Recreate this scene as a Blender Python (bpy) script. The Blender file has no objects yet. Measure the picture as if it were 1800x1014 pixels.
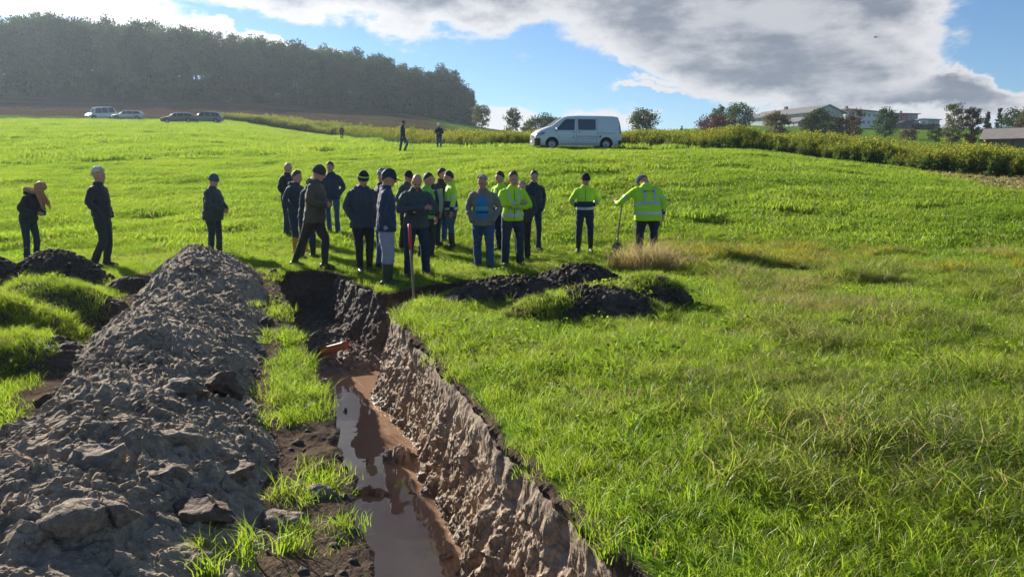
import bpy, bmesh, math, random
import numpy as np
from mathutils import Vector, Matrix, Euler
R = math.radians
random.seed(7); RNG = np.random.default_rng(11)
scene = bpy.context.scene
COL = scene.collection
WATER_Z = -0.97

# ------------------------------------------------------------------ camera
EYE = 1.70; FPX = 1300.0; HORIZON = 308.0
PITCH = math.atan((507 - HORIZON) / FPX)
cam_data = bpy.data.cameras.new('camera'); cam = bpy.data.objects.new('camera', cam_data); COL.objects.link(cam)
cam.location = (0, 0, EYE); cam.rotation_euler = (R(90) - PITCH, 0, 0)
cam_data.sensor_width = 36; cam_data.lens = 26; cam_data.clip_start = 0.05; cam_data.clip_end = 6000
scene.camera = cam

# ------------------------------------------------------------------ light
SUN_AZ = -40.0     # degrees from the viewing direction, negative = left
SUN_EL = 23.0
sun_data = bpy.data.lights.new('sun', 'SUN'); sun = bpy.data.objects.new('sun', sun_data); COL.objects.link(sun)
sun_data.energy = 4.4; sun_data.angle = R(0.55); sun_data.color = (1.0, 0.93, 0.82)
sd = Vector((math.sin(R(SUN_AZ)) * math.cos(R(SUN_EL)), math.cos(R(SUN_AZ)) * math.cos(R(SUN_EL)), math.sin(R(SUN_EL))))
sun.rotation_euler = sd.to_track_quat('Z', 'Y').to_euler()
sun.location = sd * 100

scene.view_settings.view_transform = 'Standard'; scene.view_settings.look = 'None'
scene.view_settings.gamma = 1.0; scene.view_settings.exposure = 1.15
scene.view_settings.use_curve_mapping = False
scene.cycles.max_bounces = 8; scene.cycles.transparent_max_bounces = 8
scene.cycles.transmission_bounces = 4; scene.cycles.volume_bounces = 0
scene.cycles.caustics_reflective = False; scene.cycles.caustics_refractive = False

class NT:
    """small helper round a node tree"""
    def __init__(s, nt):
        s.nt = nt; s.n = nt.nodes; s.l = nt.links
    def new(s, t, **kw):
        n = s.n.new(t)
        for k, v in kw.items(): setattr(n, k, v)
        return n
    def put(s, sock, v):
        if v is None: return
        if isinstance(v, bpy.types.NodeSocket): s.l.new(v, sock)
        else:
            if isinstance(v, (tuple, list)) and len(v) == 3 and sock.type == 'RGBA': v = (*v, 1)
            sock.default_value = v
    def math(s, op, a, b=None, c=None, clamp=False):
        n = s.new('ShaderNodeMath', operation=op, use_clamp=clamp)
        s.put(n.inputs[0], a)
        if b is not None: s.put(n.inputs[1], b)
        if c is not None: s.put(n.inputs[2], c)
        return n.outputs[0]
    def mix(s, f, a, b, mode='MIX'):
        n = s.new('ShaderNodeMix', data_type='RGBA', blend_type=mode)
        s.put(n.inputs[0], f); s.put(n.inputs[6], a); s.put(n.inputs[7], b)
        return n.outputs[2]
    def noise(s, vec, scale, detail=4, rough=0.55, dist=0.0):
        n = s.new('ShaderNodeTexNoise'); s.put(n.inputs['Vector'], vec)
        n.inputs['Scale'].default_value = scale; n.inputs['Detail'].default_value = detail
        n.inputs['Roughness'].default_value = rough; n.inputs['Distortion'].default_value = dist
        return n.outputs['Fac']
    def ramp(s, f, stops):
        n = s.new('ShaderNodeValToRGB'); s.put(n.inputs[0], f)
        cr = n.color_ramp
        while len(cr.elements) < len(stops): cr.elements.new(0.5)
        for e, (p, c) in zip(cr.elements, stops):
            e.position = p; e.color = (*c, 1) if len(c) == 3 else c
        return n.outputs[0]
    def smooth(s, f, a, b):
        n = s.new('ShaderNodeMapRange', interpolation_type='SMOOTHSTEP')
        s.put(n.inputs[0], f); n.inputs[1].default_value = a; n.inputs[2].default_value = b
        return n.outputs[0]
    def scalev(s, vec, sc):
        n = s.new('ShaderNodeMapping'); s.put(n.inputs['Vector'], vec); n.inputs['Scale'].default_value = sc
        return n.outputs[0]

# ------------------------------------------------------------------ world: Nishita sky with procedural clouds
world = bpy.data.worlds.new('World'); scene.world = world; world.use_nodes = True
W = NT(world.node_tree); W.n.clear()
sky = W.new('ShaderNodeTexSky', sky_type='NISHITA'); sky.sun_disc = False
sky.sun_elevation = R(SUN_EL); sky.sun_rotation = R(SUN_AZ)
sky.air_density = 1.0; sky.dust_density = 0.15; sky.ozone_density = 1.5; sky.altitude = 500
tc = W.new('ShaderNodeTexCoord')
sep = W.new('ShaderNodeSeparateXYZ'); W.put(sep.inputs[0], tc.outputs['Generated'])
az = W.math('ARCTAN2', sep.outputs[0], sep.outputs[1])            # 0 ahead, + right
el = W.math('ARCSINE', sep.outputs[2])
comb = W.new('ShaderNodeCombineXYZ'); W.put(comb.inputs[0], az); W.put(comb.inputs[1], el)
ae = comb.outputs[0]
def cl_noise(sx, sy, scale, detail, off, rough=0.55):
    m = W.new('ShaderNodeMapping'); W.put(m.inputs['Vector'], ae)
    m.inputs['Scale'].default_value = (sx, sy, 1); m.inputs['Location'].default_value = off
    return W.noise(m.outputs[0], scale, detail, rough)
wx = cl_noise(1, 1.7, 5.0, 6, (3.1, 1.7, 0.3), 0.62); wy = cl_noise(1, 1.7, 5.0, 6, (8.4, 5.2, 1.3), 0.62)
fine = cl_noise(1, 2.0, 11.0, 8, (1.0, 2.0, 4.0), 0.6)
azw = W.math('ADD', az, W.math('MULTIPLY', W.math('SUBTRACT', wx, 0.5), 0.22))
elw = W.math('ADD', el, W.math('MULTIPLY', W.math('SUBTRACT', wy, 0.5), 0.13))
def px2ae(u, v):
    a = Vector(((u - 900) / FPX, 1.0, (507 - v) / FPX))
    a = Matrix.Rotation(-PITCH, 3, 'X') @ a
    a.normalize()
    return math.atan2(a.x, a.y), math.asin(a.z)
def blob(u, v, ru, rv, tilt=0.0):
    a0, e0 = px2ae(u, v)
    c, s_ = math.cos(tilt), math.sin(tilt)
    da = W.math('SUBTRACT', azw, a0); de = W.math('SUBTRACT', elw, e0)
    p = W.math('ADD', W.math('MULTIPLY', da, c * FPX / ru), W.math('MULTIPLY', de, -s_ * FPX / ru))
    q = W.math('ADD', W.math('MULTIPLY', da, s_ * FPX / rv), W.math('MULTIPLY', de, c * FPX / rv))
    d = W.math('SQRT', W.math('ADD', W.math('MULTIPLY', p, p), W.math('MULTIPLY', q, q)))
    return W.math('SUBTRACT', 1.0, d)                             # 1 at the centre, 0 at the rim
def smax(lst, k=0.25):
    o = lst[0]
    for x in lst[1:]: o = W.math('SMOOTH_MAX', o, x, k)
    return o
EXTRA_W = 1
big = smax([blob(1280, -40, 420, 150), blob(1300, 60, 310, 132, 0.25), blob(1445, 130, 175, 85), blob(745, -60, 345, 108, 0.06),
            blob(1555, -55, 150, 100), blob(520, -110, 330, 110), blob(1080, -330, 700, 325), blob(1620, 165, 150, 36, 0.15)])
gen = cl_noise(0.5, 1.4, 3.0, 7, (5.3, 0.8, 7.0))
g2 = W.math('SUBTRACT', W.math('MULTIPLY', gen, 3.0), 1.75)       # scattered clouds everywhere else (outside the frame too)
white = smax([blob(90, -5, 330, 45, 0.12), blob(480, 62, 200, 17, 0.22), blob(1120, 170, 75, 9, 0.02), blob(1160, 157, 80, 7),
              blob(1640, 178, 130, 40, 0.15), blob(880, 205, 95, 20), blob(1030, 212, 95, 22), blob(1330, 178, 120, 20, 0.3),
              blob(1040, 85, 90, 16, 0.8), blob(320, 15, 40, 6)], 0.12)
fn = W.math('MULTIPLY', W.math('SUBTRACT', fine, 0.5), 0.95)
db = W.math('ADD', big, W.math('MULTIPLY', fn, 0.75)); dw = W.math('ADD', white, W.math('MULTIPLY', fn, 1.1))
# generic clouds only where the frame's own arrangement ends
outside = W.math('MAXIMUM', W.smooth(W.math('ABSOLUTE', az), 0.70, 0.95), W.smooth(el, 0.40, 0.62))
dg = W.math('ADD', W.math('MULTIPLY', outside, W.math('ADD', g2, fn)), W.math('MULTIPLY', W.math('SUBTRACT', 1.0, outside), -1.0))
cov = W.math('MAXIMUM', W.smooth(db, -0.02, 0.16), W.math('MAXIMUM', W.smooth(dw, -0.05, 0.40), W.smooth(dg, 0.0, 0.35)))
cov = W.math('MULTIPLY', cov, W.smooth(el, 0.0, 0.03))
thick = W.math('MAXIMUM', W.smooth(db, 0.10, 0.55), W.math('MULTIPLY', W.smooth(dg, 0.3, 1.2), 0.6))
mott = cl_noise(1, 2.6, 6.0, 5, (2.2, 9.1, 2.0), 0.6)
mott = W.smooth(mott, 0.42, 0.64)
thick = W.math('MULTIPLY', thick, W.math('SUBTRACT', 1.0, W.math('MULTIPLY', mott, 0.60)))
ccol = W.mix(thick, (4.1, 4.15, 4.3), (1.26, 1.44, 1.80))
# towards the sun clouds glow brighter
sunv = W.new('ShaderNodeVectorMath', operation='DOT_PRODUCT'); W.put(sunv.inputs[0], tc.outputs['Generated'])
sunv.inputs[1].default_value = sd
glow = W.math('POWER', W.math('MAXIMUM', sunv.outputs['Value'], 0.0), 9.0)
ccol = W.mix(1.0, ccol, W.math('ADD', 0.86, W.math('MULTIPLY', glow, .55)), 'MULTIPLY')
skyc = W.mix(1.0, sky.outputs[0], (0.34, 0.45, 0.585), 'MULTIPLY')
full = W.mix(cov, skyc, ccol)
bg = W.new('ShaderNodeBackground'); W.put(bg.inputs[0], full); bg.inputs[1].default_value = 0.10
wo = W.new('ShaderNodeOutputWorld'); W.l.new(bg.outputs[0], wo.inputs[0])
try:
    world.cycles.sampling_method = 'MANUAL'; world.cycles.sample_map_resolution = 512
except Exception: pass

# ------------------------------------------------------------------ object helpers
def tag(o, label=None, cat=None, group=None, kind=None):
    if label: o['label'] = label
    if cat: o['category'] = cat
    if group: o['group'] = group
    if kind: o['kind'] = kind
    return o
def link(name, me, parent=None):
    o = bpy.data.objects.new(name, me); COL.objects.link(o)
    if parent is not None: o.parent = parent
    return o
def empty(name, loc=(0, 0, 0), rz=0.0):
    o = bpy.data.objects.new(name, None); COL.objects.link(o); o.location = loc; o.rotation_euler = (0, 0, rz)
    o.empty_display_size = 0.2
    return o
def mesh_np(name, verts, faces, mats=(), smooth=True, midx=None):
    """verts (n,3) array, faces (m,k) int array of equal-sized faces, or list of lists"""
    me = bpy.data.meshes.new(name)
    verts = np.asarray(verts, dtype=np.float32)
    if isinstance(faces, np.ndarray):
        m, k = faces.shape
        me.vertices.add(len(verts)); me.vertices.foreach_set('co', verts.ravel())
        me.loops.add(m * k); me.loops.foreach_set('vertex_index', faces.astype(np.int32).ravel())
        me.polygons.add(m); me.polygons.foreach_set('loop_start', np.arange(0, m * k, k, dtype=np.int32))
        me.polygons.foreach_set('loop_total', np.full(m, k, dtype=np.int32))
        if midx is not None: me.polygons.foreach_set('material_index', np.asarray(midx, dtype=np.int32))
        me.update(calc_edges=True); me.validate()
    else:
        me.from_pydata([tuple(map(float, v)) for v in verts], [], faces)
        if midx is not None: me.polygons.foreach_set('material_index', np.asarray(midx, dtype=np.int32))
        me.update()
    for mt in mats: me.materials.append(mt)
    me.polygons.foreach_set('use_smooth', np.full(len(me.polygons), bool(smooth)))
    return me
def copy_tree(o, parent=None):
    c = o.copy(); COL.objects.link(c)
    if parent is not None: c.parent = parent
    for ch in [x for x in o.children]: copy_tree(ch, c)
    return c

# ------------------------------------------------------------------ numpy noise
def _hash(ix, iy, iz, seed):
    h = (ix.astype(np.int64) * 374761393 + iy.astype(np.int64) * 668265263 + iz.astype(np.int64) * 2147483647 + seed * 144665) & 0xFFFFFFFF
    h = ((h ^ (h >> 13)) * 1274126177) & 0xFFFFFFFF
    h = ((h ^ (h >> 16)) * 2246822519) & 0xFFFFFFFF
    h = h ^ (h >> 15)
    return (h & 0xFFFFFF).astype(np.float64) / float(0xFFFFFF)
def vnoise(x, y, z=None, seed=0):
    if z is None: z = np.zeros_like(x)
    ix, iy, iz = np.floor(x), np.floor(y), np.floor(z)
    fx, fy, fz = x - ix, y - iy, z - iz
    fx, fy, fz = fx*fx*(3-2*fx), fy*fy*(3-2*fy), fz*fz*(3-2*fz)
    ix, iy, iz = ix.astype(np.int64), iy.astype(np.int64), iz.astype(np.int64)
    o = 0
    for dx in (0, 1):
        for dy in (0, 1):
            for dz in (0, 1):
                w = (fx if dx else 1-fx) * (fy if dy else 1-fy) * (fz if dz else 1-fz)
                o = o + w * _hash(ix+dx, iy+dy, iz+dz, seed)
    return o
def fbm(x, y, z=None, octv=4, seed=0, gain=0.5):
    if z is None: z = np.zeros_like(x)
    o, a, s, n = 0, 1.0, 1.0, 0.0
    for k in range(octv):
        o = o + a * (vnoise(x*s + 17.3*k, y*s - 9.1*k, z*s + 3.7*k, seed + k) - 0.5); n += a; a *= gain; s *= 2.03
    return o / n * 2.0
def worley2(x, y, seed=0):
    """F1, F2 distance and a random value per cell"""
    ix, iy = np.floor(x).astype(np.int64), np.floor(y).astype(np.int64)
    d1 = np.full(x.shape, 9.0); d2 = np.full(x.shape, 9.0); rv = np.zeros(x.shape); zz = np.zeros_like(ix)
    for dx in (-1, 0, 1):
        for dy in (-1, 0, 1):
            cx, cy = ix + dx, iy + dy
            px_ = cx + _hash(cx, cy, zz, seed); py_ = cy + _hash(cx, cy, zz, seed + 5)
            d = np.sqrt((x - px_)**2 + (y - py_)**2); r_ = _hash(cx, cy, zz, seed + 9)
            m = d < d1
            d2 = np.where(m, d1, np.minimum(d2, d)); rv = np.where(m, r_, rv); d1 = np.where(m, d, d1)
    return d1, d2, rv
def sstep(a, b, x):
    t = np.clip((x - a) / (b - a), 0, 1); return t*t*(3-2*t)

# ------------------------------------------------------------------ pixel rays of the photograph -> places on the ground
def ray(u, v):
    d = Matrix.Rotation(-PITCH, 3, 'X') @ Vector(((u - 900) / FPX, 1.0, (507 - v) / FPX))
    return d
def on_plane(u, v, z=0.0):
    d = ray(u, v); t = (z - EYE) / d.z
    return d.x * t, d.y * t
def at_depth(u, v, Y):
    d = ray(u, v); t = Y / d.y
    return Vector((d.x * t, Y, EYE + d.z * t))
# ------------------------------------------------------------------ materials
M = {}
def new_mat(name):
    m = bpy.data.materials.new(name); m.use_nodes = True; t = NT(m.node_tree)
    bs = t.n.get('Principled BSDF'); M[name] = m
    return m, t, bs
def geo(t): return t.new('ShaderNodeNewGeometry').outputs['Position']
def attr(t, name): 
    n = t.new('ShaderNodeAttribute'); n.attribute_name = name; return n.outputs['Fac']
def objco(t): return t.new('ShaderNodeTexCoord').outputs['Object']
def bump(t, bs, h, dist, strength=1.0):
    b = t.new('ShaderNodeBump'); b.inputs['Distance'].default_value = dist; b.inputs['Strength'].default_value = strength
    t.put(b.inputs['Height'], h); t.put(bs.inputs['Normal'], b.outputs[0])

def mat_ground():
    m, t, bs = new_mat('ground'); p = geo(t)
    # green field
    n1 = t.noise(p, .35, 5, .6); n2 = t.noise(p, 3.5, 5, .65); n3 = t.noise(p, 0.045, 3)
    g = t.mix(t.smooth(n1, .35, .65), (.075, .150, .016), (.135, .225, .020))
    g = t.mix(t.math('MULTIPLY', t.smooth(n2, .5, .72), .5), g, (.05, .10, .018))
    g = t.mix(t.math('MULTIPLY', t.smooth(n3, .55, .7), .25), g, (.19, .21, .05))
    dirtn = t.noise(p, 8, 5, .6)
    soil = t.mix(dirtn, (.055, .040, .028), (.17, .125, .088))
    # clay of the trench
    ps = t.scalev(p, (7, 2.2, 7)); s1 = t.noise(ps, 2.2, 6, .7, .4); s2 = t.noise(p, 22, 4, .6); s3 = t.noise(p, 1.1, 3)
    clay = t.ramp(s1, [(.24, (.13, .088, .058)), (.40, (.29, .205, .135)), (.53, (.44, .33, .225)), (.70, (.58, .46, .335))])
    clay = t.mix(t.math('MULTIPLY', t.smooth(s2, .5, .72), .45), clay, (.13, .095, .07))
    clay = t.mix(t.math('MULTIPLY', t.smooth(s3, .5, .65), .5), clay, (.27, .185, .12))
    zz = t.new('ShaderNodeSeparateXYZ'); t.put(zz.inputs[0], p)
    top = t.smooth(zz.outputs[2], -.16, -.03)                        # dark humus layer under the turf
    far_dark = t.smooth(t.math('ADD', zz.outputs[1], t.math('MULTIPLY', n1, 1.0)), 10.3, 11.2)
    clay = t.mix(t.math('MULTIPLY', top, .6), clay, (.055, .038, .026))
    clay = t.mix(t.math('MULTIPLY', far_dark, .75), clay, (.045, .034, .027))  # clay turns darker towards the far end of the trench
    wetl = t.math('SUBTRACT', 1.0, t.smooth(zz.outputs[2], WATER_Z + .02, WATER_Z + .20))
    clay = t.mix(t.math('MULTIPLY', wetl, .55), clay, (.085, .066, .050))
    # ploughed earth
    pn = t.noise(t.scalev(p, (1.2, .5, 1)), 1.5, 5, .65)
    pl = t.mix(t.smooth(pn, .35, .7), (.045, .030, .020), (.115, .075, .050))
    pl = t.mix(t.math('MULTIPLY', t.smooth(n3, .5, .62), .35), pl, (.10, .12, .035))
    c = t.mix(attr(t, 'plough'), g, pl)
    c = t.mix(attr(t, 'soil'), c, soil); c = t.mix(attr(t, 'wall'), c, clay)
    t.put(bs.inputs['Base Color'], c)
    w = attr(t, 'wall')
    t.put(bs.inputs['Roughness'], t.math('SUBTRACT', .92, t.math('MULTIPLY', w, t.math('ADD', .12, t.math('MULTIPLY', wetl, .4)))))
    t.put(bs.inputs['Specular IOR Level'], t.math('MULTIPLY', w, .28))
    hb = t.math('ADD', t.math('MULTIPLY', s2, .5), t.math('ADD', s1, t.math('MULTIPLY', n2, .6)))
    bump(t, bs, hb, .022)
def mat_soil(name, dark, mid, light, rough=.75, spec=.35, bumpd=.012, dry=None):
    m, t, bs = new_mat(name); p = geo(t)
    a = t.noise(p, 2.3, 5, .6); b = t.noise(p, 24, 5, .7); d = t.noise(p, 90, 3, .6)
    c = t.mix(t.smooth(a, .35, .68), dark, mid); c = t.mix(t.math('MULTIPLY', t.smooth(b, .42, .7), .75), c, light)
    if dry:
        e = t.noise(p, .9, 3, .5); c = t.mix(t.math('MULTIPLY', t.smooth(e, .52, .66), .6), c, dry)
    t.put(bs.inputs['Base Color'], c)
    t.put(bs.inputs['Roughness'], t.math('ADD', rough - .15, t.math('MULTIPLY', b, .3))); bs.inputs['Specular IOR Level'].default_value = spec
    vo = t.new('ShaderNodeTexVoronoi'); t.put(vo.inputs['Vector'], p); vo.inputs['Scale'].default_value = 26; vo.feature = 'F1'
    bump(t, bs, t.math('ADD', t.math('ADD', b, t.math('MULTIPLY', d, .5)), t.math('MULTIPLY', vo.outputs[0], -.8)), bumpd*1.6)
def mat_water():
    m, t, bs = new_mat('water'); p = geo(t)
    n = t.noise(p, 1.6, 3, .5)
    t.put(bs.inputs['Base Color'], t.mix(n, (.27, .165, .10), (.34, .22, .145)))
    bs.inputs['Roughness'].default_value = .02; bs.inputs['IOR'].default_value = 1.34
    bs.inputs['Specular IOR Level'].default_value = .62
    bump(t, bs, t.noise(p, 5, 2, .5), .0012)
def mat_blade(name, c1, c2, tr1, tr2, dryc=None, dryamt=0.0, scale=.7, gloss=.12, patch=(.08, .20, .03)):
    m, t, bs = new_mat(name); p = geo(t); t.n.remove(bs)
    oi = t.new('ShaderNodeObjectInfo').outputs['Random']
    n = t.noise(p, scale, 4, .6); nf = t.noise(p, 38, 2, .5); nb = t.noise(p, .19, 3, .5)
    f = t.math('ADD', t.math('MULTIPLY', t.smooth(n, .35, .65), .6), t.math('MULTIPLY', t.smooth(nf, .35, .65), .4))
    col = t.mix(f, c1, c2); tr = t.mix(f, tr1, tr2)
    pm = t.math('MULTIPLY', t.smooth(nb, .50, .62), .55)
    col = t.mix(pm, col, patch)
    if dryc:
        dm = t.math('MULTIPLY', t.smooth(t.math('ADD', t.math('MULTIPLY', t.noise(p, .55, 4, .6), .75), t.math('MULTIPLY', nf, .25)), .50, .60), dryamt)
        col = t.mix(dm, col, dryc); tr = t.mix(dm, tr, dryc)
    d = t.new('ShaderNodeBsdfDiffuse'); t.put(d.inputs[0], col)
    tl = t.new('ShaderNodeBsdfTranslucent'); t.put(tl.inputs[0], tr)
    ms = t.new('ShaderNodeMixShader'); ms.inputs[0].default_value = .58; t.l.new(d.outputs[0], ms.inputs[1]); t.l.new(tl.outputs[0], ms.inputs[2])
    gl = t.new('ShaderNodeBsdfGlossy'); gl.inputs['Roughness'].default_value = .5; gl.inputs[0].default_value = (.9, .95, .8, 1)
    fr = t.new('ShaderNodeFresnel'); fr.inputs[0].default_value = 1.4
    m2 = t.new('ShaderNodeMixShader'); t.put(m2.inputs[0], t.math('MULTIPLY', fr.outputs[0], gloss * .55)); t.l.new(ms.outputs[0], m2.inputs[1]); t.l.new(gl.outputs[0], m2.inputs[2])
    out = t.n.get('Material Output'); t.l.new(m2.outputs[0], out.inputs[0])
def mat_plain(name, col, rough=.7, spec=.4, var=.15, nscale=6, metal=0.0, bumpd=0.0, bscale=60, coat=0.0, sheen=0.0):
    m, t, bs = new_mat(name); p = objco(t); n = t.noise(p, nscale, 4, .6)
    lo = tuple(c*(1-var) for c in col); hi = tuple(min(1, c*(1+var)) for c in col)
    t.put(bs.inputs['Base Color'], t.mix(n, lo, hi)); bs.inputs['Roughness'].default_value = rough
    bs.inputs['Specular IOR Level'].default_value = spec; bs.inputs['Metallic'].default_value = metal
    bs.inputs['Coat Weight'].default_value = coat; bs.inputs['Sheen Weight'].default_value = sheen; bs.inputs['Sheen Roughness'].default_value = .4
    if bumpd: bump(t, bs, t.noise(p, bscale, 3, .6), bumpd)
    return m
mat_ground(); mat_water()
mat_soil('clay', (.20, .148, .102), (.37, .285, .196), (.52, .42, .30), .9, .18, .016, (.36, .29, .20))
mat_soil('topsoil', (.045, .031, .020), (.088, .062, .041), (.15, .112, .076), .8, .3, .012)
mat_soil('clod', (.18, .135, .094), (.33, .25, .177), (.46, .36, .265), .80, .22, .02)
mat_soil('brown_clod', (.085, .052, .034), (.15, .098, .064), (.22, .155, .105), .8, .3, .012)
mat_blade('blade', (.080, .135, .012), (.140, .200, .016), (.27, .44, .026), (.46, .58, .048), (.30, .27, .10), .22)
mat_blade('rough_blade', (.070, .120, .012), (.14, .19, .02), (.24, .38, .024), (.42, .52, .05), (.36, .30, .13), .30, .9)
mat_blade('meadow_blade', (.075, .135, .010), (.135, .200, .014), (.255, .43, .026), (.44, .58, .05), (.25, .24, .08), .10, .35, .10, (.05, .12, .012))
mat_blade('gold_blade', (.26, .21, .03), (.34, .28, .05), (.50, .42, .04), (.60, .48, .06), None, 0, 1.5, .08, (.20, .20, .04))
mat_blade('straw', (.34, .27, .12), (.48, .39, .20), (.42, .32, .12), (.58, .46, .22), None, 0, 2.0, .05, (.36, .24, .12))
# ------------------------------------------------------------------ terrain heights
# measured places: for each viewing column, (distance, photo row) pairs of the slope behind the flat
_cols = {
 -300: [(125, 195), (200, 150), (300, 130)],
    0: [(125, 207), (200, 168), (300, 155)],
  400: [(46, 268), (125, 213), (220, 180), (300, 170)],
  600: [(46, 267), (105, 245), (150, 215), (250, 190), (300, 186)],
  700: [(44, 266), (65, 259), (85, 243), (120, 226), (250, 198), (300, 196)],
  900: [(30, 285), (46, 262), (60, 258), (80, 250), (120, 243), (180, 236), (300, 234)],
 1100: [(30, 284), (46, 262), (60, 260), (80, 254), (120, 248), (200, 240), (300, 234)],
 1300: [(30, 284), (42, 267), (60, 261), (120, 248), (170, 240), (290, 219)],
 1500: [(26, 316), (37, 289), (60, 273), (120, 256), (170, 246), (290, 222)],
 1800: [(22, 344), (30, 318), (60, 290), (120, 262), (300, 228)],
 2100: [(22, 360), (30, 340), (60, 300), (120, 270), (300, 235)],
}
_T = np.array([(u - 900) / FPX * math.cos(PITCH) for u in _cols]); _LY = np.linspace(math.log(8), math.log(700), 160)
_G = np.zeros((len(_T), 160))
for i, (u, lst) in enumerate(_cols.items()):
    ys = [8, 12, 16.5]; zs = [0, 0, -0.02 if u < 1000 else -0.05]
    for Y, v in lst: ys.append(Y); zs.append(at_depth(u, v, Y).z)
    _G[i] = np.interp(np.exp(_LY), ys, zs)
_T2 = np.linspace(_T[0], _T[-1], 120)
_G2 = np.array([np.interp(_T2, _T, _G[:, j]) for j in range(160)]).T
for _ in range(3):
    _p = np.pad(_G2, ((2, 2), (1, 1)), mode='edge')
    _G2 = (_p[0:-4, 1:-1] + _p[1:-3, 1:-1] + _p[2:-2, 1:-1]*2 + _p[3:-1, 1:-1] + _p[4:, 1:-1] + _p[2:-2, 0:-2] + _p[2:-2, 2:]) / 8
def base_h(x, y):
    x = np.asarray(x, float); y = np.asarray(y, float)
    yy = np.clip(y, 8, 699); t = np.clip(x / yy, _T2[0], _T2[-1])
    a = (t - _T2[0]) / (_T2[1] - _T2[0]); b = (np.log(yy) - _LY[0]) / (_LY[1] - _LY[0])
    i = np.clip(np.floor(a).astype(int), 0, 118); j = np.clip(np.floor(b).astype(int), 0, 158)
    fa, fb = a - i, b - j
    g = _G2[i, j]*(1-fa)*(1-fb) + _G2[i+1, j]*fa*(1-fb) + _G2[i, j+1]*(1-fa)*fb + _G2[i+1, j+1]*fa*fb
    near = sstep(1.5, 5, np.hypot(x, y))
    r = np.hypot(x, y)
    g = g + near * (0.05 * fbm(x*0.6, y*0.6, seed=3, octv=3)) * np.clip(r/12, 0.5, 1.0)
    g = g + sstep(14, 40, r) * 0.16 * fbm(x*0.14, y*0.14, seed=5, octv=3) + sstep(13, 22, r)*(1-sstep(60, 120, r))*0.085*fbm(x*0.55, y*0.9, seed=6, octv=3)
    # shallow wheel tracks curving across the meadow slope
    return g

# trench outline (top edge)
_tp = [(0.35, -1.5), (0.05, 0.9)]
_tp += [on_plane(u, v) for u, v in [(650, 1014), (635, 930), (618, 870), (600, 800), (583, 740), (568, 680), (550, 635), (528, 600), (512, 560), (503, 530), (493, 500), (490, 486),
        (508, 479), (545, 475), (585, 478), (603, 487), (640, 503), (686, 521), (700, 513), (760, 503), (850, 490), (960, 482), (1040, 478),
        (1046, 487), (960, 493), (870, 502), (800, 514), (745, 528), (690, 546), (708, 572), (740, 604), (775, 640), (800, 668), (835, 708), (862, 735), (893, 790),
        (945, 838), (985, 880), (1012, 915), (1060, 962), (1135, 1014)]]
_tp += [(1.35, 1.2), (1.9, -1.5)]
TP = np.array(_tp)
def trench_sd(x, y, poly=TP):
    """signed distance to the outline, > 0 inside"""
    x = np.asarray(x, float); y = np.asarray(y, float)
    d = np.full(x.shape, 1e9); ins = np.zeros(x.shape, bool)
    n = len(poly)
    for i in range(n):
        ax, ay = poly[i]; bx, by = poly[(i+1) % n]
        ex, ey = bx-ax, by-ay
        t = np.clip(((x-ax)*ex + (y-ay)*ey) / (ex*ex+ey*ey), 0, 1)
        d = np.minimum(d, (x-ax-t*ex)**2 + (y-ay-t*ey)**2)
        c = ((ay > y) != (by > y)) & (x < (bx-ax)*(y-ay)/(by-ay+1e-12) + ax)
        ins ^= c
    d = np.sqrt(d)
    return np.where(ins, d, -d)

def floor_z(x, y):
    f = -1.10 + 0.10 * fbm(x*2.2, y*2.2, seed=31, octv=4) + 0.04*fbm(x*9, y*9, seed=32, octv=3)
    f = f + 0.30 * sstep(9.2, 10.6, y) + 0.1 * sstep(10.5, 12.0, y)
    # mud bars lying in the water, mostly along the right bank
    for (u, v, rx, ry, h) in [(705, 808, .22, .20, .26), (712, 904, .16, .09, .16), (640, 868, .30, .10, .17), (770, 880, .12, .25, .2), (612, 850, .12, .1, .18), (690, 740, .12, .35, .18), (608, 725, .1, .5, .16),
                              (745, 868, .3, .12, .16), (600, 690, .3, .4, .10), (860, 950, .1, .5, .16), (665, 690, .16, .3, .18), (645, 815, .05, .05, .16), (790, 978, .10, .07, .12)]:
        px_, py_ = on_plane(u, v, WATER_Z)
        q = ((x-px_)/rx)**2 + ((y-py_)/ry)**2
        f = f + h * np.exp(-q*1.3) * (0.75 + 0.5*fbm(x*14, y*14, seed=33, octv=3))
    return f
def ground_h(x, y, want_mask=False):
    x = np.asarray(x, float); y = np.asarray(y, float)
    g = base_h(x, y)
    near = (np.abs(x) < 8) & (y < 16) & (y > -3)
    sd_ = np.full(x.shape, -9.0)
    if near.any(): sd_[near] = trench_sd(x[near], y[near])
    # ragged edge
    rag = 0.09 * fbm(x*2.6, y*2.6, seed=21, octv=4) + 0.03*fbm(x*11, y*11, seed=22, octv=2)
    s2 = sd_ + np.where(sd_ > -1, rag, 0)
    run = 0.25 + 0.12*fbm(x*1.3, y*1.3, seed=23, octv=2)
    w = np.clip(s2 / run, 0, 1)
    prof = np.where(w > 0, 0.10*sstep(0, .12, w) + 0.90 * (w ** 0.9), 0)
    if near.any():
        fz = floor_z(x, y)
        g = g * (1 - prof) + fz * prof
    lip = np.exp(-(np.clip(-s2, 0, 9) / 0.10)**2) * (s2 < 0.03)
    g = g - 0.02 * lip
    if want_mask: return g, s2, w
    return g

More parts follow.
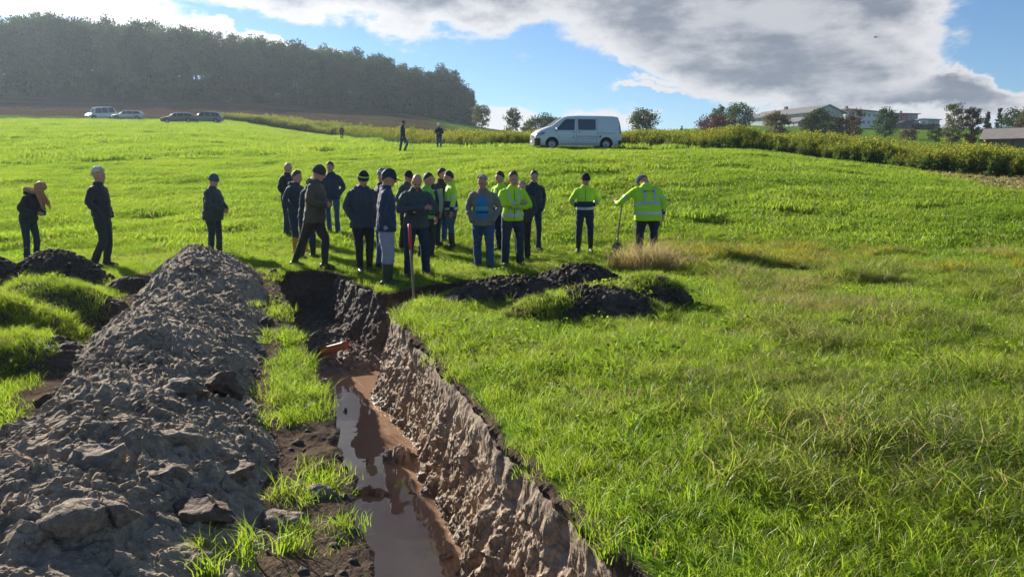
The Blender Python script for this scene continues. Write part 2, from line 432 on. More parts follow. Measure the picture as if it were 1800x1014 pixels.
# ------------------------------------------------------------------ heaps of dug soil
def poly_interp(pts, y):
    p = np.array(sorted([(b, a) for a, b in pts])); return np.interp(y, p[:, 0], p[:, 1])
_HL = [(-3.6, -1.5), (-3.6, 1.5), (-3.3, 3.4)] + [on_plane(u, v) for u, v in [(10, 800), (62, 722), (150, 615), (215, 548), (252, 500), (290, 478)]]
_HR = [(-0.15, -1.5), (-0.25, 1.0), (-0.72, 2.2)] + [on_plane(u, v) for u, v in [(520, 900), (498, 800), (468, 700), (478, 620), (480, 560), (478, 510), (455, 478), (430, 468)]]
HEAP_Y0, HEAP_Y1 = -1.4, 13.1
def spoil_h(x, y):
    l = poly_interp(_HL, y); r = poly_interp(_HR, y)
    l = l + 0.16*fbm(y*1.1, y*0+3.3, seed=41, octv=3); r = r + 0.14*fbm(y*1.4, y*0+7.7, seed=42, octv=3)
    s = np.clip((x - l) / (r - l), -0.2, 1.2)
    e = np.clip(np.minimum(s, 1-s) * 2, -0.3, 1)
    c = 0.42                                                  # crest nearer the left foot
    a = np.where(s < c, s / c, (1-s) / (1-c))
    prof = np.where(a > 0, np.sin(np.clip(a, 0, 1)*math.pi/2)**0.95, a*1.2)
    hh = np.interp(y, [-1.4, 1.5, 3, 6, 9, 11.0, 11.9, 12.7, 13.1], [0.30, .34, .42, .50, .50, .58, .62, .30, -0.1])
    h = prof * hh * .86
    return h, e
def clod_relief(x, y, seed, k=1.0):
    """lumps of dug clay at several sizes"""
    o = 0
    wx = x + 0.06*fbm(x*7, y*7, seed=seed+50, octv=2); wy = y + 0.06*fbm(x*7+9, y*7, seed=seed+51, octv=2)
    for sc, amp, th in ((0.46, .055, .60), (0.20, .045, .50), (0.09, .032, .36), (0.045, .019, .2)):
        d1, d2, rv = worley2(wx/sc, wy/sc, seed); seed += 13
        b = np.clip(1 - (d1/0.62)**2, 0, 1) ** 0.6 * np.clip((d2-d1)*4, 0, 1)**0.5
        o = o + amp * b * np.clip((rv - th)/(1-th), 0, 1) ** 0.5
    return (o + 0.06*fbm(x*3, y*3, seed=seed, octv=6, gain=.62) + .10*fbm(x*1.15, y*1.15, seed=seed+3, octv=2)) * k
# smaller heaps: (centre x, y, radius x, radius y, height, turn, seed)
def _mound(u, v, rx, ry, h, rot=0.0, seed=1, turf=0.5):
    x, y = on_plane(u, v); return dict(x=x, y=y, rx=rx, ry=ry, h=h, rot=rot, seed=seed, turf=turf)
MOUNDS = {
 # left of the picture: sods and clods
 'a': _mound(100, 497, .95, .55, .50, -.25, 61, .15), 'b': _mound(-10, 500, .60, .45, .42, 0, 62, .1),
 'c': _mound(85, 560, 1.05, .62, .48, -.2, 63, .85), 'd': _mound(-15, 600, .85, .55, .46, .1, 64, .7), 'e': _mound(45, 640, .95, .45, .26, -.2, 65, .9),
 'f': _mound(232, 512, .40, .25, .20, 0, 66, .5),
 # right: dark topsoil heaps beside the side trench
 'g': _mound(905, 528, 1.05, .62, .34, .12, 71, .0), 'h': _mound(1020, 505, .80, .55, .36, 0, 72, .0), 'i': _mound(1050, 551, .95, .50, .34, -.1, 73, .5),
 'j': _mound(1142, 535, .66, .58, .42, .1, 74, .4), 'k': _mound(965, 562, .60, .30, .26, .1, 75, .55),
}
def mound_h(m, x, y):
    c, s = math.cos(m['rot']), math.sin(m['rot'])
    dx, dy = x - m['x'], y - m['y']
    p, q = (dx*c + dy*s)/m['rx'], (-dx*s + dy*c)/m['ry']
    r = np.sqrt(p*p + q*q) * (1 + 0.22*fbm(dx*1.8 + m['seed'], dy*1.8, seed=m['seed'], octv=3))
    h = m['h'] * (np.where(r < 1, np.cos(np.clip(r, 0, 1)*math.pi/2)**0.8, -(r-1)*0.6))
    return h
def surface_h(x, y):
    """top of whatever soil stands at a place"""
    x = np.asarray(x, float); y = np.asarray(y, float)
    g = ground_h(x, y); o = g.copy()
    sel = (y > HEAP_Y0) & (y < HEAP_Y1) & (x < 0.2) & (x > -7)
    if sel.any():
        h, e = spoil_h(x[sel], y[sel]); o[sel] = np.maximum(o[sel], base_h(x[sel], y[sel]) + h - .03)
    for m in MOUNDS.values():
        sel = (np.abs(x - m['x']) < 1.6) & (np.abs(y - m['y']) < 1.6)
        if sel.any(): o[sel] = np.maximum(o[sel], base_h(x[sel], y[sel]) + mound_h(m, x[sel], y[sel]))
    return o
def gh(x, y): return float(ground_h(np.array([x]), np.array([y]))[0])
def place(u, v):
    """where the ray of photo pixel (u, v) meets the open ground"""
    d = ray(u, v); d = d / d.y
    ys = np.exp(np.linspace(math.log(4), math.log(500), 1500))
    z = EYE + d.z * ys; g = base_h(d.x * ys, ys)
    k = int(np.argmax(z <= g)) if (z <= g).any() else len(ys) - 1
    return Vector((d.x*ys[k], ys[k], gh(d.x*ys[k], ys[k])))

# field limits: where the mustard strip begins and ends (distance by column)
_MT = [(u - 900) / FPX for u in (395, 420, 500, 600, 720, 860, 900, 1100, 1300, 1500, 1650, 1800, 2100)]
_MF = [127, 124, 115, 104, 66, 52, 51, 50, 43, 37.5, 33.5, 31, 27]
_MB = [128, 131, 133, 131, 88, 72, 76, 76, 72, 66, 60, 56, 50]
def mustard_front(t): return np.interp(t, _MT, _MF)
def mustard_back(t): return np.interp(t, _MT, _MB)
def plough_mask(x, y):
    t = x / np.maximum(y, 1); n = 3*fbm(x*.05, y*.05, seed=81, octv=2)
    f = np.where(t < _MT[0], 127.0, mustard_back(t) - 2)
    m = sstep(0, 2.5, y + n - f) * (1 - sstep(-0.07, -0.02, t + .0006*(y-100)))
    # bare strip of dug earth at the right, in front of the mustard
    ft = mustard_front(t); m2 = sstep(0.50, 0.60, t + 0.012*n) * sstep(0, .8, y - (ft*(1.0 - .30*sstep(.5, .68, t)) + n*.3)) * (1 - sstep(0, 2, y - ft - 1))
    return np.maximum(m, m2)

def bank_bare(x, y):
    return sstep(-.05, .22, fbm(x*2.0, y*2.0, seed=26, octv=3) + .42 - .95*sstep(4.7, 5.5, y)*(1-sstep(9.3, 10.2, y)))
def build_ground():
    NA, NR = 760, 640
    dense = np.linspace(R(-48), R(48), NA); rest = np.linspace(R(48), R(312), 62)[1:-1]
    ang = np.concatenate([dense, rest]); na = len(ang)
    r1 = np.exp(np.linspace(math.log(1.9), math.log(15), 400)); r2 = np.exp(np.linspace(math.log(15), math.log(140), 170))[1:]
    r3 = np.exp(np.linspace(math.log(140), math.log(900), 60))[1:]; r0 = np.linspace(.3, 1.9, 14)[:-1]
    rad = np.concatenate([r0, r1, r2, r3]); nr = len(rad)
    RR, AA = np.meshgrid(rad, ang, indexing='ij')
    X = (RR*np.sin(AA)).ravel(); Y = (RR*np.cos(AA)).ravel()
    Z, s2, w = ground_h(X, Y, True)
    # normals on the grid
    P = np.stack([X, Y, Z], -1).reshape(nr, na, 3)
    du = np.roll(P, -1, 1) - np.roll(P, 1, 1); dv = np.empty_like(P); dv[1:-1] = P[2:] - P[:-2]; dv[0] = P[1]-P[0]; dv[-1] = P[-1]-P[-2]
    N = np.cross(du, dv); N /= np.linalg.norm(N, axis=2, keepdims=True) + 1e-12
    N = np.where(N[..., 2:3] < 0, -N, N).reshape(-1, 3)
    wall = sstep(0.02, .10, w) * (1 - sstep(.93, 1.0, w)); fl = sstep(.9, 1.0, w)
    near = np.hypot(X, Y) < 16
    D = np.zeros_like(X)
    sel = near & (w > 0.0)
    x, y, z = X[sel], Y[sel], Z[sel]
    # strokes of the digger bucket: streaks leaning across the wall, upright nearer the floor
    along = -x*0.30 + y*0.95
    k = sstep(-0.75, -0.25, z)
    q = along + z*(.15 + 1.25*k); pz = z*(1-.2*k) - along*(.15 + .85*k)
    st = fbm(q*13, pz*2.2, x*1.5, octv=4, seed=91, gain=.6); rid = 1 - np.abs(fbm(q*7+3, pz*1.6, x, octv=4, seed=95, gain=.6))*2.2
    slab = worley2(q*4.2, pz*1.7, 97)
    flake = worley2(q*11, pz*5, 98)
    D[sel] = wall[sel] * (0.026*st + 0.008*rid + 0.036*(slab[2]-.5) + 0.020*(flake[2]-.5) + .010*(worley2(q*26, pz*13, 89)[2]-.5) - .10 + 0.02*fbm(x*25, y*25, z*25, octv=3, seed=99)) + fl[sel]*0.02*fbm(x*18, y*18, octv=3, seed=96)
    soil = np.where(near, sstep(-0.14 - 0.10*fbm(X*3.1, Y*3.1, seed=24, octv=3), -0.02, s2), 0)
    # trampled, bare patches
    pat = fbm(X*0.9, Y*0.9, seed=25, octv=4)
    hp = np.zeros_like(X); hs = (X < 1) & (Y < 14) & (Y > -1.5) & (X > -7)
    hp[hs] = np.minimum(sstep(-.5, -.05, X[hs]-poly_interp(_HL, Y[hs])), sstep(-.14, -.0, poly_interp(_HR, Y[hs])-X[hs]))
    bank = (near & (X < poly_interp(_tp[2:14], Y)) & (X > poly_interp(_HR, Y) - .1) & (Y < 12.5)).astype(float)
    soil = np.maximum(soil, np.maximum(sstep(.12, .4, pat + hp*.9 - .25)*near, bank*bank_bare(X, Y)))
    sub = near & (soil > .05) & (w <= 0)
    D[sub] += soil[sub]*(0.022*fbm(X[sub]*9, Y[sub]*9, seed=27, octv=4) + 0.02)
    far_ = plough_mask(X, Y)
    P = P.reshape(-1, 3) + N * D[:, None]
    P = np.vstack([P, [[0, 0, float(Z[:na].mean())]]]); c = len(P) - 1
    i, j = np.meshgrid(np.arange(nr-1), np.arange(na), indexing='ij')
    a = (i*na + j).ravel(); b = (i*na + (j+1) % na).ravel(); d = ((i+1)*na + j).ravel(); e = ((i+1)*na + (j+1) % na).ravel()
    quads = np.stack([a, d, e, b], -1)
    me = mesh_np('ground', P, quads, (M['ground'],), True)
    at = me.attributes.new('soil', 'FLOAT', 'POINT'); at.data.foreach_set('value', np.append(soil, 0).astype(np.float32))
    at = me.attributes.new('wall', 'FLOAT', 'POINT'); at.data.foreach_set('value', np.append(np.where(near, np.maximum(wall, fl), 0), 0).astype(np.float32))
    at = me.attributes.new('plough', 'FLOAT', 'POINT'); at.data.foreach_set('value', np.append(far_, 0).astype(np.float32))
    sm = np.ones(len(quads), bool); wv = np.where(near, np.maximum(wall, soil), 0); sm[(wv[quads].max(1) > .3)] = False; me.polygons.foreach_set('use_smooth', sm)
    return tag(link('ground', me), kind='structure', label='meadow ground with an open muddy trench cut through it')

def trench_face(edge, name):
    '''finely modelled clay face under one edge of the trench: slabs left by the bucket, strokes, crumbs'''
    E = np.array(edge, float); seg = np.hypot(*(E[1:]-E[:-1]).T); L = np.concatenate([[0], np.cumsum(seg)])
    s = [0.0]
    while s[-1] < L[-1]:
        x = np.interp(s[-1], L, E[:, 0]); y = np.interp(s[-1], L, E[:, 1]); s.append(s[-1] + max(.010, .0026*math.hypot(x, y)))
    s = np.array(s[:-1]); ex = np.interp(s, L, E[:, 0]); ey = np.interp(s, L, E[:, 1])
    k = 9; w_ = np.ones(2*k+1)/(2*k+1); exs = np.convolve(np.pad(ex, k, 'edge'), w_, 'valid'); eys = np.convolve(np.pad(ey, k, 'edge'), w_, 'valid')
    tx, ty = np.gradient(exs), np.gradient(eys); l = np.hypot(tx, ty); tx /= l; ty /= l
    tx = np.convolve(np.pad(tx, 20, 'edge'), np.ones(41)/41, 'valid'); ty = np.convolve(np.pad(ty, 20, 'edge'), np.ones(41)/41, 'valid'); l = np.hypot(tx, ty); tx /= l; ty /= l
    nx, ny = ty, -tx                                           # towards the open trench
    mid = len(s)//2
    if trench_sd(np.array([ex[mid]+nx[mid]*.3]), np.array([ey[mid]+ny[mid]*.3]))[0] < 0: nx, ny = -nx, -ny
    T = np.linspace(-.12, 1.12, 92); S, TT = np.meshgrid(np.arange(len(s)), T, indexing='ij')
    px0, py0 = exs[S], eys[S]; rag = 0.09*fbm(px0*2.6, py0*2.6, seed=21, octv=4) + 0.03*fbm(px0*11, py0*11, seed=22, octv=2)
    run = 0.26 + 0.12*fbm(px0*1.3, py0*1.3, seed=23, octv=2)
    off = TT*run - rag
    X = px0 + nx[S]*off; Y = py0 + ny[S]*off; w = np.clip(TT, 0, 1); prof = 0.10*sstep(0, .12, w) + .90*w**.9
    bz = base_h(X, Y); Z = bz*(1-prof) + floor_z(px0 + nx[S]*(run+.05), py0 + ny[S]*(run+.05))*prof
    a = L[-1] - s[S]; z = Z
    # long slabs lean with the bucket's pull, smaller flakes and crumbs on them
    q = a + z*.75; pz = z - a*.55
    def sl(fx, fz, seed): 
        d1, d2, rv = worley2(q*fx + .25*fbm(a*3, z*3, seed=seed, octv=2), pz*fz, seed); return rv - .5, np.clip((d2-d1)*6, 0, 1)
    r1, e1 = sl(2.3, 1.3, 601); r2, e2 = sl(6.5, 2.8, 602); r3, e3 = sl(17, 8, 603); r4, e4 = sl(40, 24, 604)
    D = .060*r1*e1**.5 + .036*r2*e2 + .020*r3*e3 + .010*r4 + .024*fbm(q*9, pz*2.0, seed=605, octv=3) + .020*fbm(a*14, z*14, seed=606, octv=3) + .012*fbm(a*45, z*45, seed=607, octv=2)
    # a few hollows where lumps have dropped out
    hol = sstep(.60, .80, vnoise(a*2.1, z*1.2, seed=608)); D = D - .06*hol
    fade = sstep(-.08, .05, TT)*(1-sstep(.98, 1.1, TT))*np.minimum(1, np.minimum(S, len(s)-1-S)/12.0)
    push = .020*fade - .12*(1-fade) + D*sstep(-.02, .14, TT)*(1 - .5*sstep(.9, 1.05, TT))
    X = X + nx[S]*push*.94; Y = Y + ny[S]*push*.94; Z = Z + push*.25 + .02*fbm(a*20, TT*20, seed=609, octv=2)*fade - .05*(1-fade)
    n0, n1 = X.shape; i, j = np.meshgrid(np.arange(n0-1), np.arange(n1-1), indexing='ij'); b = (i*n1+j).ravel(); quads = np.stack([b, b+1, b+n1+1, b+n1], -1)
    me = mesh_np(name, np.stack([X.ravel(), Y.ravel(), Z.ravel()], -1), quads, (M['ground'],), False)
    for nm_, val in (('soil', 1.0), ('wall', 1.0), ('plough', 0.0)):
        at = me.attributes.new(nm_, 'FLOAT', 'POINT'); at.data.foreach_set('value', np.full(n0*n1, val, np.float32))
    return tag(link(name, me), kind='structure', label='freshly cut clay face of the trench')
def build_faces():

    i0 = _tp.index(on_plane(690, 546)); r1 = _tp[i0:][:-1] + [(1.62, 0.0)]
    trench_face(r1, 'trench_wall')
    j0 = _tp.index(on_plane(585, 478)); trench_face(_tp[j0:j0+4], 'trench_wall')
def build_heap():
    ny, nx = 470, 230
    s = np.linspace(-.10, 1.10, nx)
    yv = np.concatenate([np.linspace(HEAP_Y0, 1.2, 60)[:-1], np.exp(np.linspace(math.log(1.2), math.log(HEAP_Y1), ny-59))])
    Yg, S = np.meshgrid(yv, s, indexing='ij')
    l = poly_interp(_HL, Yg); r = poly_interp(_HR, Yg); X = l + (r-l)*S
    h, e = spoil_h(X, Yg)
    k = sstep(-.05, .35, e)
    Z = base_h(X, Yg) + h - .03 + k*clod_relief(X, Yg, 200) - (1-k)*.04
    # push vertices sideways a little so lumps get overhangs
    X2 = X + k*0.05*fbm(X*9, Yg*9, Z*9, seed=210, octv=3); Y2 = Yg + k*0.05*fbm(X*9+5, Yg*9, Z*9, seed=211, octv=3)
    n0, n1 = X.shape
    i, j = np.meshgrid(np.arange(n0-1), np.arange(n1-1), indexing='ij')
    a = (i*n1+j).ravel(); quads = np.stack([a, a+1, a+n1+1, a+n1], -1)
    me = mesh_np('spoil_heap', np.stack([X2.ravel(), Y2.ravel(), Z.ravel()], -1), quads, (M['clay'],), False)
    return tag(link('spoil_heap', me), 'long ridge of dug grey brown clay running along the left of the trench', 'soil heap')

MLAB = {
 'a': ('dark clod pile with a grassy right shoulder, behind the sods at the far left', 'soil_pile'),
 'b': ('dark soil lump cut by the left picture edge, next to the dark clod pile', 'soil_pile'),
 'c': ('largest overturned green sod left of the clay ridge', 'turf_sod'), 'd': ('overturned sod with long grass cut off by the left picture edge', 'turf_sod'),
 'e': ('low flat sod in front of the largest green sod at left', 'turf_sod'), 'f': ('small grassy clod between the far end of the clay ridge and the grey haired walker', 'turf_sod'),
 'g': ('fine dark topsoil heap nearest the red topped marker rod, right of the trench', 'soil_pile'), 'h': ('pointed black topsoil heap in front of the dry grass, furthest back', 'soil_pile'),
 'i': ('dark soil heap with patches of green turf on top, middle front of the right heaps', 'soil_pile'), 'j': ('rightmost black soil heap under the tuft of dry grass', 'soil_pile'),
 'k': ('low front heap of dark crumbs with grass at its foot, right of the trench', 'soil_pile')}
def build_mounds():
    for key, m in MOUNDS.items():
        n = 110
        g = np.linspace(-1.3, 1.3, n); U, V = np.meshgrid(g, g, indexing='ij')
        c, s = math.cos(m['rot']), math.sin(m['rot'])
        X = m['x'] + U*m['rx']*c - V*m['ry']*s; Y = m['y'] + U*m['rx']*s + V*m['ry']*c
        h = mound_h(m, X, Y); k = sstep(-.02, .12, h)
        rel = clod_relief(X, Y, 300 + m['seed'], .9 if m['turf'] < .5 else .5)
        Z = base_h(X, Y) + h + k*(rel - .02) - (1-k)*.05
        X2 = X + k*.05*fbm(X*8, Y*8, Z*8, seed=12, octv=3); Y2 = Y + k*.05*fbm(X*8+5, Y*8, Z*8, seed=13, octv=3)
        i, j = np.meshgrid(np.arange(n-1), np.arange(n-1), indexing='ij'); a = (i*n+j).ravel()
        keep = (h.ravel()[a] > -.12)
        quads = np.stack([a, a+n, a+n+1, a+1], -1)[keep]
        lab, nm = MLAB[key]
        me = mesh_np(nm, np.stack([X2.ravel(), Y2.ravel(), Z.ravel()], -1), quads, (M['topsoil'],), False)
        tag(link(nm, me), lab, 'soil heap' if nm == 'soil_pile' else 'sod')

def build_water():
    # sheet of muddy water on the trench floor; its rim runs under the walls
    ys = np.linspace(-1.2, 10.4, 60)
    lp = [p for p in _tp[:14]]; rp = [(-1.95, 10.6)] + _tp[-14:]
    L = poly_interp(lp, ys) + .10; Rr = poly_interp(rp, ys) - .10
    V = []; F = []
    for k, y in enumerate(ys):
        for q in range(5): V.append((L[k] + (Rr[k]-L[k])*q/4, y, WATER_Z))
    for k in range(len(ys)-1):
        for q in range(4): F.append((k*5+q, k*5+q+1, (k+1)*5+q+1, (k+1)*5+q))
    tag(link('muddy_water', mesh_np('muddy_water', V, F, (M['water'],), True)), kind='structure', label='still brown water on the trench floor')
# ------------------------------------------------------------------ grass (stuff: nobody could count it)
def blades_mesh(name, n, rad, h0, h1, w, mats, seed, lean=.5, seg=3, mfrac=0.0, clump=0):
    rg = np.random.default_rng(seed); V = []; F = []; MI = []
    if clump: cc = rg.uniform(-1, 1, (clump, 2)) * rad * .8
    for k in range(n):
        if clump and rg.random() < .8:
            c = cc[rg.integers(clump)]; x, y = c + rg.normal(0, rad*.16, 2)
        else:
            a = rg.uniform(0, 2*math.pi); rr = rad*math.sqrt(rg.random()); x, y = rr*math.cos(a), rr*math.sin(a)
        h = rg.uniform(h0, h1) * rg.uniform(.7, 1.15); ww = w * rg.uniform(.6, 1.3)
        yaw = rg.uniform(0, 2*math.pi); la = rg.uniform(0, 2*math.pi); lm = h * lean * rg.uniform(.15, 1.2)
        tx, ty = math.cos(yaw)*ww, math.sin(yaw)*ww; b0 = len(V)
        for s in range(seg):
            t = s / seg; k2 = t*t; zz = h*(t - .28*lean*k2*rg.uniform(.8, 1.1))
            wd = (1 - t*.75); cx, cy = x + math.cos(la)*lm*k2, y + math.sin(la)*lm*k2
            V.append((cx-tx*wd, cy-ty*wd, zz)); V.append((cx+tx*wd, cy+ty*wd, zz))
        V.append((x + math.cos(la)*lm, y + math.sin(la)*lm, h*(1-.32*lean)))
        mi = 1 if rg.random() < mfrac else 0
        for s in range(seg-1):
            F.append((b0+2*s, b0+2*s+1, b0+2*s+3, b0+2*s+2)); MI.append(mi)
        q = b0 + 2*(seg-1); F.append((q, q+1, q+2)); MI.append(mi)
    return mesh_np(name, V, F, mats, True, MI)
def broad_leaves(name, n, rad, r, mats, seed):
    rg = np.random.default_rng(seed); V = []; F = []
    for k in range(n):
        a = rg.uniform(0, 6.283); rr = rad*math.sqrt(rg.random()); x, y = rr*math.cos(a), rr*math.sin(a); z = rg.uniform(.03, .12)
        nrm = Euler((rg.uniform(-.7, .7), rg.uniform(-.7, .7), rg.uniform(0, 6.28))).to_matrix(); s = r*rg.uniform(.6, 1.3); b = len(V)
        for q in range(6):
            an = q*math.pi/3; p = nrm @ Vector((math.cos(an)*s, math.sin(an)*s*.75, 0)); V.append((x+p.x, y+p.y, z+p.z))
        F.append(tuple(range(b, b+6)))
    return mesh_np(name, V, F, mats, True)

def scatter(name, pts, nrm, scl, idx, sources, label=None, kind='stuff', yaw=None, tilt=0.0):
    """a mesh of points that carries an instance of one of the source meshes at each of its vertices"""
    n = len(pts); rg = np.random.default_rng(n)
    if n == 0: return None
    yw = rg.uniform(0, 2*math.pi, n) if yaw is None else yaw
    nx, ny, nz = nrm[:, 0] + rg.normal(0, tilt, n), nrm[:, 1] + rg.normal(0, tilt, n), nrm[:, 2]
    # rotate z to the normal, after a turn about z: R = Ry(b) Rx(a) Rz(yaw)  -> euler through matrices
    l = np.sqrt(nx*nx+ny*ny+nz*nz); nx, ny, nz = nx/l, ny/l, nz/l
    b = np.arctan2(nx, nz); a = -np.arcsin(np.clip(ny, -1, 1))
    ca, sa, cb, sb, cy, sy = np.cos(a), np.sin(a), np.cos(b), np.sin(b), np.cos(yw), np.sin(yw)
    # columns of Ry*Rx*Rz
    r00 = cb*cy + sb*sa*sy; r10 = ca*sy; r20 = -sb*cy + cb*sa*sy
    r21 = sb*sy + cb*sa*cy; r22 = cb*ca
    ex = np.arctan2(r21, r22); ey = np.arcsin(np.clip(-r20, -1, 1)); ez = np.arctan2(r10, r00)
    rot = np.stack([ex, ey, ez], -1)
    me = bpy.data.meshes.new(name); me.vertices.add(n); me.vertices.foreach_set('co', np.asarray(pts, np.float32).ravel())
    at = me.attributes.new('rot', 'FLOAT_VECTOR', 'POINT'); at.data.foreach_set('vector', rot.astype(np.float32).ravel())
    at = me.attributes.new('scl', 'FLOAT', 'POINT'); at.data.foreach_set('value', np.asarray(scl, np.float32))
    at = me.attributes.new('idx', 'INT', 'POINT'); at.data.foreach_set('value', np.asarray(idx, np.int32))
    o = link(name, me); tag(o, label, kind=kind)
    ng = bpy.data.node_groups.new(name + '_nodes', 'GeometryNodeTree')
    ng.interface.new_socket('Geometry', in_out='INPUT', socket_type='NodeSocketGeometry'); ng.interface.new_socket('Geometry', in_out='OUTPUT', socket_type='NodeSocketGeometry')
    N = ng.nodes; L = ng.links; gi = N.new('NodeGroupInput'); go = N.new('NodeGroupOutput')
    jn = N.new('GeometryNodeJoinGeometry')
    for s in reversed(sources):
        oi = N.new('GeometryNodeObjectInfo'); oi.inputs['Object'].default_value = s; oi.inputs['As Instance'].default_value = True
        L.new(oi.outputs['Geometry'], jn.inputs[0])
    ip = N.new('GeometryNodeInstanceOnPoints'); L.new(gi.outputs[0], ip.inputs['Points']); L.new(jn.outputs[0], ip.inputs['Instance'])
    ip.inputs['Pick Instance'].default_value = True
    def na(nm, typ):
        q = N.new('GeometryNodeInputNamedAttribute'); q.data_type = typ; q.inputs['Name'].default_value = nm; return q.outputs[0]
    L.new(na('idx', 'INT'), ip.inputs['Instance Index']); L.new(na('rot', 'FLOAT_VECTOR'), ip.inputs['Rotation']); L.new(na('scl', 'FLOAT'), ip.inputs['Scale'])
    L.new(ip.outputs[0], go.inputs[0])
    md = o.modifiers.new('scatter', 'NODES'); md.node_group = ng
    return o
def src(me): return bpy.data.objects.new(me.name, me)      # source of instances, not itself in the scene
def normals(x, y, f=base_h, e=.15):
    zx = (f(x+e, y) - f(x-e, y)) / (2*e); zy = (f(x, y+e) - f(x, y-e)) / (2*e)
    n = np.stack([-zx, -zy, np.ones_like(zx)], -1); return n / np.linalg.norm(n, axis=1, keepdims=True)
def sample_ring(n, r0, r1, a0=-50, a1=50):
    r = np.sqrt(RNG.uniform(r0*r0, r1*r1, n)); a = RNG.uniform(R(a0), R(a1), n)
    return r*np.sin(a), r*np.cos(a)
def heap_mask(x, y):
    m = np.zeros(x.shape, bool)
    s = (y > HEAP_Y0) & (y < HEAP_Y1)
    l = poly_interp(_HL, y); r = poly_interp(_HR, y); m |= s & (x > l + .0) & (x < r - .02)
    return m
def bare(x, y):
    """how bare the soil is at a place, as in build_ground"""
    pat = fbm(x*0.9, y*0.9, seed=25, octv=4)
    hp = np.where((x < 1) & (y < 14) & (x > -7), np.minimum(sstep(-.5, -.05, x-poly_interp(_HL, y)), sstep(-.14, -.0, poly_interp(_HR, y)-x)), 0)
    b = sstep(.12, .4, pat + hp*.9 - .25)
    bank = (x < poly_interp(_tp[2:14], y)) & (x > poly_interp(_HR, y) - .1) & (y < 12.5)
    return np.maximum(b, bank*bank_bare(x, y))
def build_grass():
    bm_ = (M['blade'], M['straw'])
    rb = (M['rough_blade'], M['straw'])
    near = [src(blades_mesh('g', 105, .20, .07, .17, .0024, bm_, 1, .8, 3, .03)), src(blades_mesh('g', 115, .20, .05, .13, .0026, bm_, 2, .9, 3, .05)),
            src(blades_mesh('g', 80, .17, .12, .24, .0033, bm_, 3, .9, 3, .04, 2)), src(broad_leaves('g', 26, .16, .016, (M['blade'],), 4)),
            src(blades_mesh('g', 70, .20, .06, .16, .0022, (M['straw'], M['straw']), 5, 1.5, 3, 1))]
    # --- near, r < 9
    def do(name, n, r0, r1, sources, probs, s0, s1, label, dens=None, keepbare=.03, rough_boost=True, excl=None):
        x, y = sample_ring(n, r0, r1)
        lf_ = x < poly_interp(_tp[2:14], y) + .3; ok = (trench_sd(x, y) < np.where(lf_, -.07 - .06*vnoise(x*5, y*5, seed=8), -.03 - .17*vnoise(x*2.3, y*2.3, seed=4))) & ~heap_mask(x, y)
        for k in MOUNDS:
            m = MOUNDS[k]; h = mound_h(m, x, y); inside = h > .03
            ok &= ~inside | (vnoise(x*2.6 + m['seed'], y*2.6, seed=m['seed']) < m['turf'])
        bb = bare(x, y); ok &= RNG.random(len(x)) > bb*(1-keepbare)
        if excl is not None: ok &= ~excl(x, y)
        x, y = x[ok], y[ok]
        z = surface_h(x, y); nr_ = normals(x, y, surface_h, .06) if r0 < 20 else normals(x, y)
        nr_ = nr_ * np.array([.6, .6, 1.0])
        sc = RNG.uniform(s0, s1, len(x)) * (0.55 + .5*vnoise(x*.9, y*.9, seed=44) + .45*vnoise(x*3.1, y*3.1, seed=43))
        pr = np.array(probs, float)
        # longer, drier growth on the untouched rough ground at right
        idx = RNG.choice(len(sources), len(x), p=pr/pr.sum())
        return x, y, z, nr_, sc, idx
    allp = []
    x, y, z, n_, sc, idx = do('g', 8600, 1.6, 9.5, near, (.40, .30, .15, .08, .07), .55, 1.12, '')
    dryz = (fbm(x*.55, y*.55, seed=46, octv=3) > .28) & (x > .4); idx = np.where(dryz & (RNG.random(len(x)) < .33), 4, idx)
    # tufts left standing on the bank and on the clay
    ex, ey = [], []
    for (u, v, cn, s_) in ((505, 885, 2, .05), (578, 935, 3, .05), (450, 990, 3, .07), (525, 870, 1, .03), (500, 740, 6, .14), (520, 700, 6, .14), (505, 640, 5, .14), (512, 600, 4, .12), (498, 555, 3, .12)):
        cx, cy = on_plane(u, v); ex += list(RNG.normal(cx, s_*.8, cn)); ey += list(RNG.normal(cy, s_*1.3, cn))
    ex, ey = np.array(ex), np.array(ey); ok = trench_sd(ex, ey) < -.01; ex, ey = ex[ok], ey[ok]; k = len(ex)
    x = np.append(x, ex); y = np.append(y, ey); z = np.append(z, surface_h(ex, ey)); n_ = np.vstack([n_, np.tile([0, 0, 1.0], (k, 1))]); sc = np.append(sc, RNG.uniform(.75, 1.15, k)); idx = np.append(idx, RNG.choice([2, 2, 0], k))
    scatter('foreground_grass', np.stack([x, y, z-.01], -1), n_, sc, idx, near, 'long lush grass round the trench in the foreground', tilt=.12)
    x, y, z, n_, sc, idx = do('g', 15000, 9.5, 19, near, (.42, .36, .08, .09, .05), .6, 1.05, '')
    scatter('trampled_grass', np.stack([x, y, z-.01], -1), n_, sc, idx, near, 'short grass round the feet of the group', tilt=.1)
    # --- rough tussocks to the right
    tus = [src(blades_mesh('t', 150, .22, .16, .34, .0036, rb, 11, 1.1, 3, .10, 4)), src(blades_mesh('t', 150, .25, .12, .28, .0036, rb, 12, 1.3, 3, .20, 3)),
           src(blades_mesh('t', 110, .22, .2, .42, .0030, (M['straw'], M['rough_blade']), 13, 1.4, 3, .35, 3))]
    tus.append(src(blades_mesh('t', 150, .24, .16, .34, .0040, (M['gold_blade'], M['rough_blade']), 14, 1.1, 3, .3, 4)))
    x, y = sample_ring(9000, 4.0, 19, 0, 50)
    ln = np.where(y > 8, -.5, -1.0)
    edge = 17.3 + 1.2*fbm(x*.4, y*.4, seed=47, octv=2)
